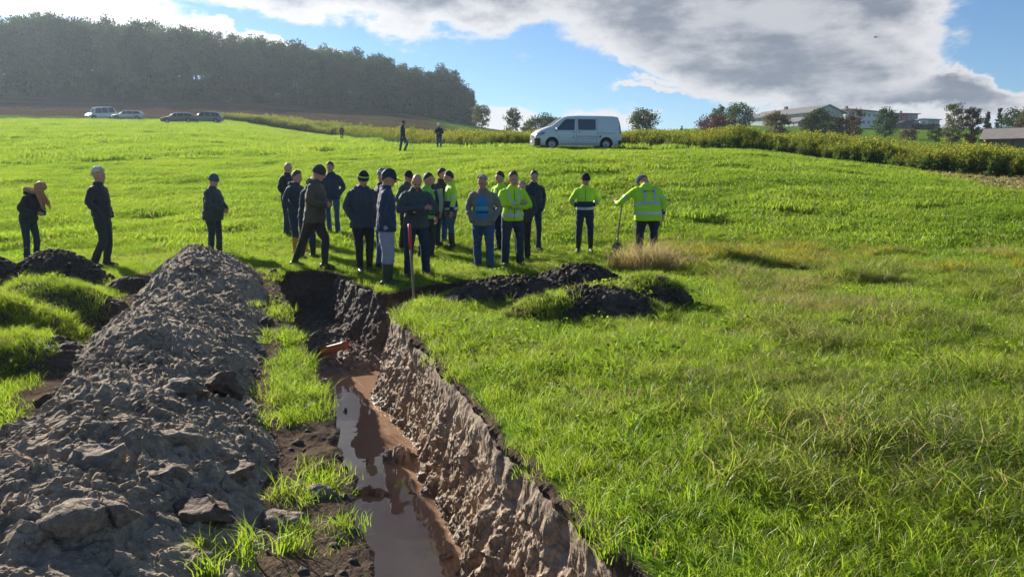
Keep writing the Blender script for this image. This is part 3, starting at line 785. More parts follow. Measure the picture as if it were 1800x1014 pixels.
    ok = (x > 1.2 + .25*y*.0) & (y < edge) & ((fbm(x*.55, y*.55, seed=48, octv=3) > np.where((y > 7) & (x > 2.6), -.18, .22))) & ~((x < 3.2) & (y > 8.4)) & (trench_sd(x, y) < -.6)
    x, y = x[ok], y[ok]; keep = RNG.random(len(x)) < .55; x, y = x[keep], y[keep]
    dr = fbm(x*.45+4, y*.45, seed=49, octv=3)
    idx = np.where(((dr > .22) | (y > 14.5)) & (RNG.random(len(x)) < .25), 2, RNG.integers(0, 2, len(x)))
    idx = np.where((y > 13.2 + 1.5*fbm(x*.6, y*.6, seed=41, octv=2)) & (RNG.random(len(x)) < .55), 3, idx)
    cx, cy = on_plane(1460, 535); idx = np.where((np.hypot((x-cx)/1.2, (y-cy)/1.0) < 1) & (RNG.random(len(x)) < .8), 2, idx)
    scatter('rough_grass', np.stack([x, y, base_h(x, y)-.01], -1), normals(x, y)*np.array([.5, .5, 1]), (.35 + 1.1*vnoise(x*1.1, y*1.1, seed=50)**1.3)*RNG.uniform(.8, 1.2, len(x))*np.where(y > 13, 1.08, 1.0), idx, tus, 'uneven tussocks of uncut grass on the right', tilt=.2)
    # --- meadow slope
    mm = (M['meadow_blade'], M['straw'])
    mid = [src(blades_mesh('m', 420, .55, .06, .13, .007, mm, 21, .8, 2, .01, 9)), src(blades_mesh('m', 420, .55, .07, .15, .008, mm, 22, .8, 2, .01, 7)), src(blades_mesh('m', 380, .55, .05, .10, .007, mm, 23, .9, 2, .02))]
    for nm, cnt, r0, r1, s0, s1 in (('meadow_grass', 14500, 18, 46, .85, 1.5), ('upper_meadow_grass', 9000, 46, 136, 1.9, 2.9)):
        x, y = sample_ring(cnt, r0, r1); t = x/y
        ok = (y < np.where(t < _MT[0], 128, mustard_front(t)+.5)) & (plough_mask(x, y) < .5)
        trk = np.zeros(len(x), bool)
        for tr in TRACKS:
            for off in (-.9, .9):
                p_ = [(a_ + off, b_) for a_, b_ in tr]
                for (ax_, ay_), (bx_, by_) in zip(p_[:-1], p_[1:]):
                    ex_, ey_ = bx_-ax_, by_-ay_; tt_ = np.clip(((x-ax_)*ex_ + (y-ay_)*ey_)/(ex_*ex_+ey_*ey_), 0, 1); trk |= np.hypot(x-ax_-tt_*ex_, y-ay_-tt_*ey_) < .30
        sc = RNG.uniform(s0, s1, len(x)) * np.where(trk, .42, 1) * (.55 + .55*sstep(.25, .7, vnoise(x*.9, y*1.5, seed=45)) + .35*vnoise(x*2.6, y*3.4, seed=46))
        x, y, sc = x[ok], y[ok], sc[ok]
        scatter(nm, np.stack([x, y, base_h(x, y)-.01], -1), normals(x, y), sc, RNG.integers(0, 3, len(x)), mid, 'short bright green grass on the meadow slope')
# tyre tracks that run up the slope: (distances, sideways positions)
TRACKS = [[tuple(place(u, v).xy) for u, v in l] for l in (((640, 430), (690, 370), (790, 325), (850, 300), (880, 275)), ((480, 350), (470, 310), (530, 283), (640, 270), (760, 268)), ((1000, 345), (1010, 310), (1060, 285), (1130, 272)), ((300, 330), (420, 298), (520, 275)), ((1100, 300), (1230, 290), (1330, 300)))]

def build_dry_tuft():
    rg = np.random.default_rng(5)
    root = empty('dry_grass_tuft', place(1146, 474)); tag(root, 'tall tuft of straw coloured dry grass behind the black soil heaps', 'dry grass')
    for k in range(4):
        me = blades_mesh('stalks', 620, .36, .34, .72, .0048, (M['straw'], M['rough_blade']), 60+k, .9, 3, .05)
        o = link('stalks', me, root); o.location = ((k-1.5)*.30, (.15, -.1, .25, -.3)[k], -.02); o.scale = (1, 1, (1.0, 1.25, 1.1, .8)[k])
# ------------------------------------------------------------------ people
def tube_np(pts, rad, nseg=14, caps=True):
    """closed tube through pts; rad = [(rx, ry)], rx along the local side axis. Returns verts, faces"""
    pts = [Vector(p) for p in pts]; n = len(pts); V = []; F = []
    for i, p in enumerate(pts):
        d = (pts[min(i+1, n-1)] - pts[max(i-1, 0)]); d.normalize()
        ref = Vector((1, 0, 0)) if abs(d.x) < .85 else Vector((0, 1, 0))
        side = (ref - d * ref.dot(d)).normalized(); fr = d.cross(side)
        rx, ry = rad[i] if isinstance(rad[i], (tuple, list)) else (rad[i], rad[i])
        for k in range(nseg):
            a = 2*math.pi*k/nseg; V.append(p + side*math.cos(a)*rx + fr*math.sin(a)*ry)
    for i in range(n-1):
        for k in range(nseg):
            a, b = i*nseg+k, i*nseg+(k+1) % nseg
            F.append((a, b, b+nseg, a+nseg))
    if caps:
        F.append(tuple(range(nseg-1, -1, -1))); F.append(tuple((n-1)*nseg + k for k in range(nseg)))
    return V, F
def smooth_path(pts, rad, m=3):
    """Catmull-Rom through the points"""
    P = [Vector(p) for p in pts]; r = [(x, x) if not isinstance(x, (tuple, list)) else x for x in rad]
    o, q = [], []
    for i in range(len(P)-1):
        a, b, c, d = P[max(i-1, 0)], P[i], P[i+1], P[min(i+2, len(P)-1)]
        for k in range(m):
            t = k/m; o.append(.5*((2*b) + (c-a)*t + (2*a-5*b+4*c-d)*t*t + (3*b-a-3*c+d)*t**3))
            q.append((r[i][0]*(1-t)+r[i+1][0]*t, r[i][1]*(1-t)+r[i+1][1]*t))
    o.append(P[-1]); q.append(r[-1]); return o, q
def ellipsoid(c, r, rot=None, nu=12, nv=8):
    V = []; F = []; Rm = (rot or Matrix.Identity(3))
    for j in range(1, nv):
        th = math.pi*j/nv
        for i in range(nu):
            a = 2*math.pi*i/nu; V.append(Vector(c) + Rm @ Vector((math.cos(a)*math.sin(th)*r[0], math.sin(a)*math.sin(th)*r[1], math.cos(th)*r[2])))
    for j in range(nv-2):
        for i in range(nu):
            a, b = j*nu+i, j*nu+(i+1) % nu; F.append((a, a+nu, b+nu, b))
    t = len(V); V.append(Vector(c)+Rm@Vector((0, 0, r[2]))); V.append(Vector(c)+Rm@Vector((0, 0, -r[2])))
    for i in range(nu):
        F.append((t, i, (i+1) % nu)); F.append((t+1, (nv-2)*nu+(i+1) % nu, (nv-2)*nu+i))
    return V, F
class Soup:
    def __init__(s): s.V = []; s.F = []
    def add(s, vf):
        b = len(s.V); s.V += vf[0]; s.F += [tuple(x+b for x in f) for f in vf[1]]; return s
    def tube(s, pts, rad, nseg=14, m=3):
        p, r = smooth_path(pts, rad, m); return s.add(tube_np(p, r, nseg))
    def ell(s, c, r, rot=None, nu=12, nv=8): return s.add(ellipsoid(c, r, rot, nu, nv))
def voxelise(V, F, vox, smooth=2, wrinkle=0.0, wseed=0, wscale=11):
    """one continuous skin round overlapping lofts"""
    me = bpy.data.meshes.new('tmp'); me.from_pydata([tuple(v) for v in V], [], F); me.update()
    o = bpy.data.objects.new('tmp', me); COL.objects.link(o)
    md = o.modifiers.new('r', 'REMESH'); md.mode = 'VOXEL'; md.voxel_size = vox; md.adaptivity = 0
    if smooth:
        sm = o.modifiers.new('s', 'SMOOTH'); sm.iterations = smooth; sm.factor = .5
    dg = bpy.context.evaluated_depsgraph_get(); ev = o.evaluated_get(dg)
    out = bpy.data.meshes.new_from_object(ev); bpy.data.objects.remove(o); bpy.data.meshes.remove(me)
    n = len(out.vertices); co = np.empty(n*3, np.float32); out.vertices.foreach_get('co', co); co = co.reshape(-1, 3)
    if wrinkle and n:
        nr = np.empty(n*3, np.float32); out.vertices.foreach_get('normal', nr); nr = nr.reshape(-1, 3)
        w = fbm(co[:, 0]*wscale, co[:, 1]*wscale, co[:, 2]*wscale*1.6, octv=3, seed=wseed) + .6*(1 - 2*np.abs(fbm(co[:, 0]*6+3, co[:, 1]*6, co[:, 2]*13 + co[:, 0]*5, octv=2, seed=wseed+7)))
        co = co + nr * (w*wrinkle)[:, None]; out.vertices.foreach_set('co', co.astype(np.float32).ravel())
    out.polygons.foreach_set('use_smooth', np.ones(len(out.polygons), bool)); out.update()
    return out
def rotx(a): return Matrix.Rotation(a, 3, 'X')
def rotz(a): return Matrix.Rotation(a, 3, 'Z')
_cm = {}
def cloth(col, rough=.8, sheen=.3, name='cloth', var=.22):
    k = (tuple(round(c, 3) for c in col), rough, sheen, name)
    if k not in _cm:
        nm = '%s_%d' % (name, len(_cm)); _cm[k] = mat_plain(nm, col, rough, .25, var, 9, bumpd=.010 if name in ('jacket', 'trousers', 'sleeve', 'jacket_lower') else .003, bscale=14, sheen=sheen*.4)
    return _cm[k]
def skin_mat(tone=0): return cloth([(.62, .31, .21), (.60, .27, .18), (.56, .35, .26)][tone], .5, .0, 'skin', .10)

ARMS = { # elbow, wrist, fingers direction for the right arm (x > 0); the left mirrors it unless given
 'down':    ((.245, .01, 1.13), (.245, .07, .87), (0, .15, -1)),
 'pocket':  ((.262, -.06, 1.15), (.185, .085, .945), (-.5, .1, -1)),
 'front':   ((.25, .04, 1.14), (.07, .27, 1.02), (-1, .3, -.25)),
 'belly':   ((.29, .02, 1.16), (.09, .24, 1.12), (-1, .15, .05)),
 'back':    ((.28, -.12, 1.15), (.10, -.20, .98), (-1, -.1, -.4)),
 'fold_r':  ((.27, .12, 1.16), (-.08, .27, 1.20), (-1, -.1, .1)),
 'fold_l':  ((-.27, .12, 1.14), (.08, .245, 1.15), (1, -.1, .15)),
 'phone':   ((.24, .06, 1.15), (.07, .29, 1.27), (-.5, .3, .8)),
 'hold':    ((.33, .22, 1.20), (.32, .50, 1.24), (-.1, .5, .5)),
}
def make_person(spec):
    """spec: dict with place, height, facing and clothes. Everything is modelled at 1.78 m and scaled."""
    g = spec.get
    u, v = spec['at']; P = place(u, v); H = spec['h']; S = H/1.78
    root = empty('person', P, 0); root.rotation_euler = (0, 0, R(spec['face'] - 90))     # local +Y = forward
    root.scale = (S*g('girth', 1), S*g('girth', 1), S)
    tag(root, spec['label'], 'person', 'people gathered round the trench' if g('grp', 1) else None)
    lean = R(g('lean', 3)); hipz = .93 - g('dip', 0); vox = g('vox', .016); fat = g('fat', 1.0); sd = len(spec['label'])*7 + int(u)
    T = lambda p: Vector(p) if p[2] <= hipz else (rotx(-lean) @ (Vector(p) - Vector((0, 0, hipz))) + Vector((0, 0, hipz)))
    # --- legs
    legs = g('legs', ((-.10 - .012*(sd % 4), .03*(sd % 3)), (.10 + .012*(sd % 3), -.03*(sd % 4))))          # ankle x, y of left and right foot
    knee_b = g('knee', (.03, .03)); flift = g('lift', (0, 0))
    LP = []
    for i, (ax, ay) in enumerate(legs):
        hx = -.095 if i == 0 else .095
        hip = Vector((hx, -.01, hipz-.02)); ank = Vector((ax, ay, .09 + flift[i])); kn = (hip+ank)/2 + Vector((.01*(1 if i else -1), knee_b[i], .03))
        LP.append((hip, kn, ank))
    # --- head
    hp = R(g('head', 7)) + lean; hy = R(g('turn', (sd % 5 - 2)*7)); nb = T((0, -.012, 1.475)); hc = nb + rotx(-hp*.6) @ Vector((0, .028, .155))
    HR = rotz(-hy) @ rotx(-hp)
    hv = lambda p: hc + HR @ (Vector(p)*1.08)
    # --- arms
    ar = g('arms', 'down'); A = []
    for i, sgn in ((0, -1), (1, 1)):
        nm = ar if isinstance(ar, str) else ar[i]
        if nm == 'fold': e, w, f = ARMS['fold_l'] if i == 0 else ARMS['fold_r']; m = 1
        else: e, w, f = ARMS[nm]; m = sgn
        mk = lambda p: T((p[0]*m*(fat if abs(p[0]) > .15 else 1), p[1] + (fat-1)*.12*(p[1] > 0), p[2]))
        sh = T((sgn*.178*min(fat, 1.08), -.01, 1.405)); jt = Vector(((sd*(i+3)) % 7 - 3, (sd*(i+5)) % 5 - 2, (sd*(i+2)) % 5 - 2))*.007; A.append((sh, mk(e) + jt, mk(w) + jt*.5, Vector((f[0]*m, f[1], f[2])).normalized(), nm))
    hidden = ('pocket', 'fold_x')
    # --- body: head, neck, trunk, arms, hands, legs as one mesh
    b = Soup()
    b.ell(hc + HR@Vector((0, -.005, .022)), (.081, .101, .119), HR, 16, 12); b.ell(hv((0, .035, -.045)), (.054, .060, .066), HR, 14, 10)
    b.tube([nb - Vector((0, 0, .06)), nb + Vector((0, .005, .05)), hv((0, -.01, -.05))], [.062, .056, .055], 12, 2)
    b.tube([hv((0, .085, .025)), hv((0, .112, -.018)), hv((0, .092, -.032))], [.010, .017, .010], 8, 2)          # nose
    b.tube([hv((-.04, .076, .036)), hv((0, .090, .040)), hv((.04, .076, .036))], [.012, .013, .012], 8, 2)       # brow
    b.ell(hv((0, .078, -.085)), (.026, .020, .018), HR, 8, 6)                                                    # chin
    for s in (-1, 1): b.ell(hv((s*.080, -.008, -.005)), (.010, .018, .031), HR, 8, 6)                            # ears
    b.tube([T((0, 0, .88)), T((0, .0, 1.1)), T((0, 0, 1.32)), T((0, -.01, 1.45))], [(.15, .10), (.135, .095), (.16, .10), (.09, .07)], 14, 2)
    for (sh, e, w, f, nm) in A: b.tube([sh, (sh+e)/2, e, (e+w)/2, w, w + f*.04], [.05, .045, .038, .036, .027, .03], 10, 1)
    for (hip, kn, ank) in LP: b.tube([hip, (hip+kn)/2, kn, (kn+ank)/2, ank, ank - Vector((0, 0, .05))], [.08, .07, .05, .05, .035, .034], 10, 1)
    me = voxelise(b.V, b.F, .0165, 1)
    # fingers are rooted inside the palm and stay apart
    fs = Soup()
    for k, (sh, e, w, f, nm) in enumerate(A):
        if nm in hidden or (nm == 'fold' and k == 0): continue
        sgn = -1 if k == 0 else 1
        acr = f.cross(Vector((sgn, .2, 0.1))).normalized() if abs(f.x) < .6 else f.cross(Vector((0, 1, 0))).normalized()
        curl = f.cross(acr).normalized() * (1 if sgn > 0 else 1)
        pc = w + f*.075
        fs.tube([w + f*.01, w + f*.05, w + f*.09], [(.024, .024), (.038, .020), (.040, .018)], 8, 1)
        for q in range(4):
            o = acr*(q-1.5)*.019; L = (.062, .075, .070, .055)[q]; cb = curl*.5
            fs.tube([w+f*.075+o, w+f*(.09+L*.4)+o*1.05+cb*.012, w+f*(.09+L*.75)+o*1.05+cb*.05, w+f*(.09+L*.8)+o+cb*.085], [.0095, .009, .0085, .007], 6, 1)
        fs.tube([w+f*.03-acr*.02, w+f*.06-acr*.045, w+f*.095-acr*.052+curl*.012], [.011, .0105, .008], 6, 1)
    skin = skin_mat(g('tone', 0))
    if fs.V:
        bm = bmesh.new(); bm.from_mesh(me); vs = [bm.verts.new(x) for x in fs.V]
        for f_ in fs.F:
            try: bm.faces.new([vs[i] for i in f_]).smooth = True
            except ValueError: pass
        bm.to_mesh(me); bm.free()
    me.materials.append(skin); me.name = 'body'; link('body', me, root)
    # eyes and mouth
    if g('detail', 1):
        for s in (-1, 1): 
            e = Soup().ell(hv((s*.030, .083, .014)), (.013, .010, .007), HR, 8, 6); link('eye', mesh_np('eye', e.V, e.F, (M['eye'],)), root)
        e = Soup().ell(hv((0, .092, -.056)), (.024, .008, .006), HR, 10, 6); link('mouth', mesh_np('mouth', e.V, e.F, (M['lip'],)), root)
    # --- trousers
    tc = cloth(spec['trousers'], .85, .15, 'trousers', .3); lo = g('trouser_w', 1.0)
    t = Soup(); ytop = T((0, 0, 1.0))
    t.tube([T((0, -.005, 1.00)), Vector((0, -.005, hipz)), Vector((0, -.005, hipz-.10))], [(.135*fat, .098*fat), (.155*fat, .112*fat), (.145*fat, .110)], 16, 2)
    for (hip, kn, ank) in LP:
        bt = g('boots', 'shoe')
        end = ank + (kn-ank)*(.60 if bt in ('boot', 'yellow', 'green') else -.02)
        if bt in ('boot', 'yellow', 'green'): t.tube([hip + Vector((0, 0, .03)), (hip*.6+kn*.4), kn, end], [.098*fat, .095*lo*fat, .073*lo, .070*lo], 12, 3)
        else: t.tube([hip + Vector((0, 0, .03)), (hip*.6+kn*.4), kn, (kn+ank)/2, end + Vector((0, -.01, -.02))], [.098*fat, .095*lo*fat, .072*lo, .068*lo, .066*lo], 12, 3)
    me = voxelise(t.V, t.F, vox, 1, .012, sd, 9); me.materials.append(tc); me.name = 'trousers'; link('trousers', me, root)
    # --- boots / shoes
    bt = g('boots', 'shoe'); bc = {'boot': (.030, .034, .026), 'green': (.045, .062, .036), 'yellow': (.62, .30, .03), 'shoe': (.035, .028, .024), 'white': (.6, .6, .58), 'navy': (.03, .04, .06)}[bt]
    for i, (hip, kn, ank) in enumerate(LP):
        fy = R(g('toe', (12, -12))[i]); fd = rotz(fy) @ Vector((0, 1, 0)); z0 = Vector((0, 0, flift[i]))
        s = Soup(); base = Vector((ank.x, ank.y, 0)) + z0
        s.tube([base - fd*.085 + Vector((0, 0, .05)), base + Vector((0, 0, .055)), base + fd*.09 + Vector((0, 0, .045)), base + fd*.185 + Vector((0, 0, .036))], [(.030, .035), (.046, .05), (.050, .040), (.026, .024)], 12, 3)
        if bt in ('boot', 'green', 'yellow'):
            d = kn - ank; s.tube([base + Vector((0, -.01, .06)), ank + d*.08, ank + d*.35, ank + d*.68], [.052, .052, .064, .071], 14, 3)
        else: s.tube([base + Vector((0, -.01, .06)), ank + Vector((0, -.01, .03))], [.048, .045], 12, 2)
        me = voxelise(s.V, s.F, .013, 1, .002, sd); me.materials.append(cloth(bc, .45 if bt in ('boot', 'green', 'yellow') else .7, 0, 'boot')); nm = 'boot' if bt in ('boot', 'green', 'yellow') else 'shoe'
        me.name = nm; o = link(nm, me, root)
        so = Soup(); zz = .012
        prof = [(-.095, .020), (-.075, .032), (0, .035), (.09, .040), (.14, .036), (.18, .018)]
        L_ = [base + fd*a + fd.cross(Vector((0, 0, 1)))*w_ for a, w_ in prof] + [base + fd*a - fd.cross(Vector((0, 0, 1)))*w_ for a, w_ in reversed(prof)]
        n = len(L_); Vv = [p + Vector((0, 0, -.012)) for p in L_] + [p + Vector((0, 0, .014)) for p in L_]
        Ff = [tuple(range(n-1, -1, -1)), tuple(range(n, 2*n))] + [(k, (k+1) % n, (k+1) % n+n, k+n) for k in range(n)]
        link('sole', mesh_np('sole', Vv, Ff, (M['rubber'],), False), o)
    # --- jacket
    jl = g('hem', .86); puff = g('puff', 1.0)*fat; slv = g('sleeve', 1.0)
    j = Soup()
    tor = [(T((0, 0, jl)) if jl > hipz else Vector((0, 0, jl)), (.200*puff, .152*puff)), (T((0, .005, max(jl+.10, hipz+.01))), (.192*puff, .148*puff)), (T((0, .008*fat, 1.12)), (.176*puff, .134*puff*g('belly', 1))),
           (T((0, .005, 1.28)), (.192*puff, .134*puff)), (T((0, -.008, 1.395)), (.186*min(puff, 1.05), .108)), (T((0, -.012, 1.445)), (.132, .085)), (T((0, -.008, 1.50)), (.078, .072))]
    j.tube([p for p, _ in tor], [r for _, r in tor], 22, 3)
    for (sh, e, w, f, nm) in A:
        if g('vest_sleeves'): continue
        inn = sh + Vector((-.05*(1 if sh.x > 0 else -1), 0, -.01)); k = slv
        j.tube([inn, sh + Vector((0, 0, -.02)), (sh*.5+e*.5), e, (e+w)/2, w + f*(.055 if nm == 'pocket' else -.005)], [.062*k, .070*k, .065*k, .059*k, .055*k, .046*k], 14, 3)
    if g('collar', 1): j.tube([T((0, -.012, 1.45)), nb + Vector((0, .004, .055))], [(.088, .085), (.074, .080)], 16, 2)
    if g('hood'): j.tube([T((-.12, -.04, 1.46)), T((-.06, -.105, 1.475)), T((.06, -.105, 1.475)), T((.12, -.04, 1.46))], [.035, .060, .060, .035], 12, 3)
    me = voxelise(j.V, j.F, vox, 1, g('wr', .008 if g('hivis') else .014), sd+3, 9)
    me.materials.append(cloth(spec['jacket'], g('jrough', .75), g('jsheen', .3), g('jmat', 'jacket'), .12 if g('hivis') else .25))
    hv_ = g('hivis')
    lower = g('lower')
    if lower:
        me.materials.append(cloth(lower[1], .8, .2, 'jacket_lower'))
        n = len(me.polygons); c = np.empty(n*3, np.float32); me.polygons.foreach_get('center', c); c = c.reshape(-1, 3)
        # back to the upright torso
        ca, sa = math.cos(-lean), math.sin(-lean); y = c[:, 1]; z = c[:, 2]-hipz; zt = -(-sa)*0 + (z*math.cos(lean) - y*(-math.sin(lean))*1.0)
        zt = z*math.cos(lean) + y*math.sin(lean) + hipz
        mi = (zt < lower[0]) & (np.hypot(c[:, 0]/.24, 0*y) < 1.0)
        for (sh, e, w, f, nm) in A:
            for pt, rr in ((w, .13),): mi |= np.linalg.norm(c - np.array(pt), axis=1) < rr
        me.polygons.foreach_set('material_index', mi.astype(np.int32))
    me.name = g('jname', 'jacket'); jk = link(g('jname', 'jacket'), me, root)
    # reflective bands, zip, hem
    def ring(z, w=.028, infl=.012, mat='reflective', arc=None):
        zs = [tp.z for tp, _ in tor]
        def at(zz):
            k = [max(i for i in range(len(tor)-1) if tor[i][0].z <= zz or i == 0)][0]
            a, b_ = tor[k], tor[k+1]; tt = (zz-a[0].z)/(b_[0].z-a[0].z+1e-6); return a[0].lerp(b_[0], tt), (a[1][0]*(1-tt)+b_[1][0]*tt, a[1][1]*(1-tt)+b_[1][1]*tt)
        p0, r0 = at(z-w); p1, r1 = at(z+w)
        V, F = tube_np([p0, p1], [(r0[0]+infl, r0[1]+infl), (r1[0]+infl, r1[1]+infl)], 28, False)
        link('reflective_band', mesh_np('reflective_band', V, F, (M[mat],)), jk)
    def armring(arm, tpos, w=.028, infl=.009, mat='reflective'):
        sh, e, w_, f, nm = arm; a, b_ = (sh, e) if tpos < 1 else (e, w_); tt = tpos % 1; d = (b_-a); c = a + d*tt; d.normalize()
        rr = ((.072*(1-tt)+.056*tt) if tpos < 1 else (.056*(1-tt)+.044*tt))*slv + infl
        V, F = tube_np([c-d*w, c+d*w], [rr, rr], 18, False); link('reflective_band', mesh_np('reflective_band', V, F, (M[mat],)), jk)
    def strip(pts, w, mat, name, infl=.0):
        """flat strap that follows given points on the jacket"""
        V = []; F = []
        for k, (p, s_) in enumerate(pts): V += [Vector(p) - Vector(s_)*w, Vector(p) + Vector(s_)*w]
        for k in range(len(pts)-1): F.append((2*k, 2*k+1, 2*k+3, 2*k+2))
        link(name, mesh_np(name, V, F, (M[mat],)), jk)
    def on_tor(x, z, front, infl=.012):
        # a point on the jacket's front or back at sideways x and height z (upright frame)
        k = 0
        zs = [jl, max(jl+.10, hipz+.01), 1.12, 1.28, 1.395, 1.455, 1.5]
        rx = float(np.interp(z, zs, [r[0] for _, r in tor])); ry = float(np.interp(z, zs, [r[1] for _, r in tor])); cy = float(np.interp(z, zs, [0, .005, .008, .005, -.008, -.012, -.008]))
        yy = math.sqrt(max(0.02, 1-(x/rx)**2))*(ry+infl)
        return T((x, cy + (yy if front else -yy), z))
    bandz = g('bands', ())
    for z in bandz: ring(T((0, 0, z)).z)
    if g('armbands'):
        for a_ in A:
            for tpos in g('armbands'): armring(a_, tpos)
    if g('braces'):
        for fr in g('braces'):
            for s in (-1, 1):
                zz = [bandz[0]+.02] + [bandz[0]+.02 + (1.43-bandz[0]-.02)*q/7 for q in range(1, 8)]
                strip([(on_tor(s*(.085 + .02*(z_ > 1.3)*(z_-1.3)*10), z_, fr, .014), (1, 0, 0)) for z_ in zz], .020, 'reflective', 'shoulder_band')
    if g('zip', 1) and g('detail', 1):
        strip([(on_tor(0, z_, True, .012), (1, 0, 0)) for z_ in np.linspace(jl+.02, 1.44, 12)], .006, 'zip', 'zip')
    if g('pullover'):
        # open jacket: striped pullover on the chest
        zs = np.linspace(.98, 1.40, 15); V = []; F = []; MI = []
        for k, z_ in enumerate(zs):
            hw = float(np.interp(z_, [.98, 1.1, 1.3, 1.40], [.125, .125, .105, .05]))
            for q in range(7): V.append(on_tor(hw*(q-3)/3, z_, True, .016))
        for k in range(14):
            for q in range(6): F.append((k*7+q, k*7+q+1, k*7+q+8, k*7+q+7)); MI.append(0 if k not in (5, 6, 3) else (2 if k == 3 else 1))
        link('pullover', mesh_np('pullover', V, F, (M['pull_a'], M['pull_b'], M['pull_c']), True, MI), root)
    if g('logo'):
        # the two round marks and the line of print between them on the back
        for x_, r_ in ((-.075, .016), (.075, .016)):
            V = []; 
            for q in range(10): 
                a = q*math.pi/5; V.append(on_tor(x_ + math.cos(a)*r_, 1.335 + math.sin(a)*r_*1.2, False, .016))
            link('logo_mark', mesh_np('logo_mark', V, [tuple(range(10))], (M['logo'],)), jk)
        for q in range(9):
            x0 = -.050 + q*.0115; V = [on_tor(x0, 1.325, False, .016), on_tor(x0+.008, 1.325, False, .016), on_tor(x0+.008, 1.343 + .006*(q % 3 == 0), False, .016), on_tor(x0, 1.343, False, .016)]
            link('logo_letter', mesh_np('logo_letter', V, [(0, 1, 2, 3)], (M['logo'],)), jk)
    if g('badge'):
        for q in range(3): 
            c = on_tor(.10, 1.20-.045*q, True, .018); e = Soup().ell(c, (.012, .006, .012), None, 8, 6); link('badge_dot', mesh_np('badge_dot', e.V, e.F, (M['white_paint'],)), jk)
    if g('vest_sleeves'):
        cm = cloth(g('vest_sleeves'), .8, .2, 'sleeve')
        for (sh, e, w, f, nm) in A:
            s = Soup().tube([sh + Vector((0, 0, .005)), (sh+e)/2, e, (e+w)/2, w], [.082*slv, .070*slv, .063*slv, .058*slv, .047*slv], 14, 3)
            link('sleeve', mesh_np('sleeve', s.V, s.F, (cm,)), root)
    # --- hair, hats
    hr = g('hair', None); hat = g('hat', None)
    def cap_shell(zcut, infl, mat, name, noise=0.0, par=root, back=0.0, col_band=None):
        V = []; F = []; nu, nv = 20, 12
        for jv in range(nv+1):
            th = math.pi*jv/nv * zcut; inf = infl*(1 - .8*(jv/nv)**3)*(1 if name == 'hair' else 1)
            if name != 'hair': inf = infl
            for i in range(nu):
                a = 2*math.pi*i/nu; fx = math.sin(a)
                tcut = th * ((.80 - .36*fx if fx > 0 else .80 - .32*fx) if name == 'hair' else 1) 
                p = Vector((math.cos(a)*math.sin(tcut)*(.080+inf), math.sin(a)*math.sin(tcut)*(.100+inf) - .005, math.cos(tcut)*(.117+inf) + .022))
                if noise: 
                    nn = float(fbm(np.array([p.x*45+sd]), np.array([p.y*45]), np.array([p.z*45]), octv=2, seed=5)[0]); p *= 1 + noise*nn
                V.append(hv(p))
        for jv in range(nv):
            for i in range(nu):
                a, b_ = jv*nu+i, jv*nu+(i+1) % nu; F.append((a, a+nu, b_+nu, b_))
        return link(name, mesh_np(name, V, F, (mat,)), par)
    if hr:
        col, style = hr; hm = cloth(col, .6, .04, 'hair', .3)
        if style == 'short': cap_shell(.62, .008, hm, 'hair', .07)
        elif style in ('full', 'curly'):
            s = Soup(); rg = random.Random(int(u)); big = style == 'curly'
            for q in range(120 if big else 90):
                th = math.acos(1 - 1.25*rg.random()); a_ = rg.uniform(0, 2*math.pi); fx = math.sin(a_)
                if th > 1.62*(.78 - .42*max(fx, 0) + .25*max(-fx, 0)): continue
                p_ = Vector((math.cos(a_)*math.sin(th)*.084, math.sin(a_)*math.sin(th)*.104 - .005, math.cos(th)*.120 + .022)); rr_ = rg.uniform(.018, .030)*(1.25 if big else .85)
                s.ell(hv(p_), (rr_, rr_, rr_*.8), Euler((rg.random()*3, rg.random()*3, 0)).to_matrix(), 7, 5)
            link('hair', mesh_np('hair', s.V, s.F, (hm,)), root)
        elif style == 'rim':   # bald on top, hair round the back and sides
            V = []; F = []
            for jv, (zz, infl) in enumerate(((.045, .004), (.02, .009), (-.02, .009), (-.05, .003))):
                for i in range(15):
                    a = math.pi*(1.0 + .12) + (math.pi*(.76))*i/14 ; s_ = math.sqrt(max(.05, 1-((zz-.02)/.118)**2))
                    V.append(hv((math.cos(a)*(.076+infl)*s_, math.sin(a)*(.095+infl)*s_, zz)))
            for jv in range(3):
                for i in range(14): a = jv*15+i; F.append((a, a+1, a+16, a+15))
            link('hair', mesh_np('hair', V, F, (hm,)), root)
        elif style == 'long':
            cap_shell(.64, .020, hm, 'hair', .10)
            s = Soup()
            rg = random.Random(4)
            for q in range(44):
                a = math.pi*(-.20 + 1.4*q/43); x0, y0 = math.cos(a)*.083, -math.sin(a)*.085 + .0
                st = hv((x0, y0, -.01)); fwd = Vector((0, .09 + .04*rg.random(), 0))
                s.tube([st, st + Vector((x0*.2, .05, -.14)), st + fwd + Vector((x0*.25, 0, -.26 - .05*rg.random())), st + fwd*1.2 + Vector((x0*.2, 0, -.34 - .10*rg.random()))], [.014, .015, .011, .004], 6, 2)
            link('hair', mesh_np('hair', s.V, s.F, (hm,)), root)
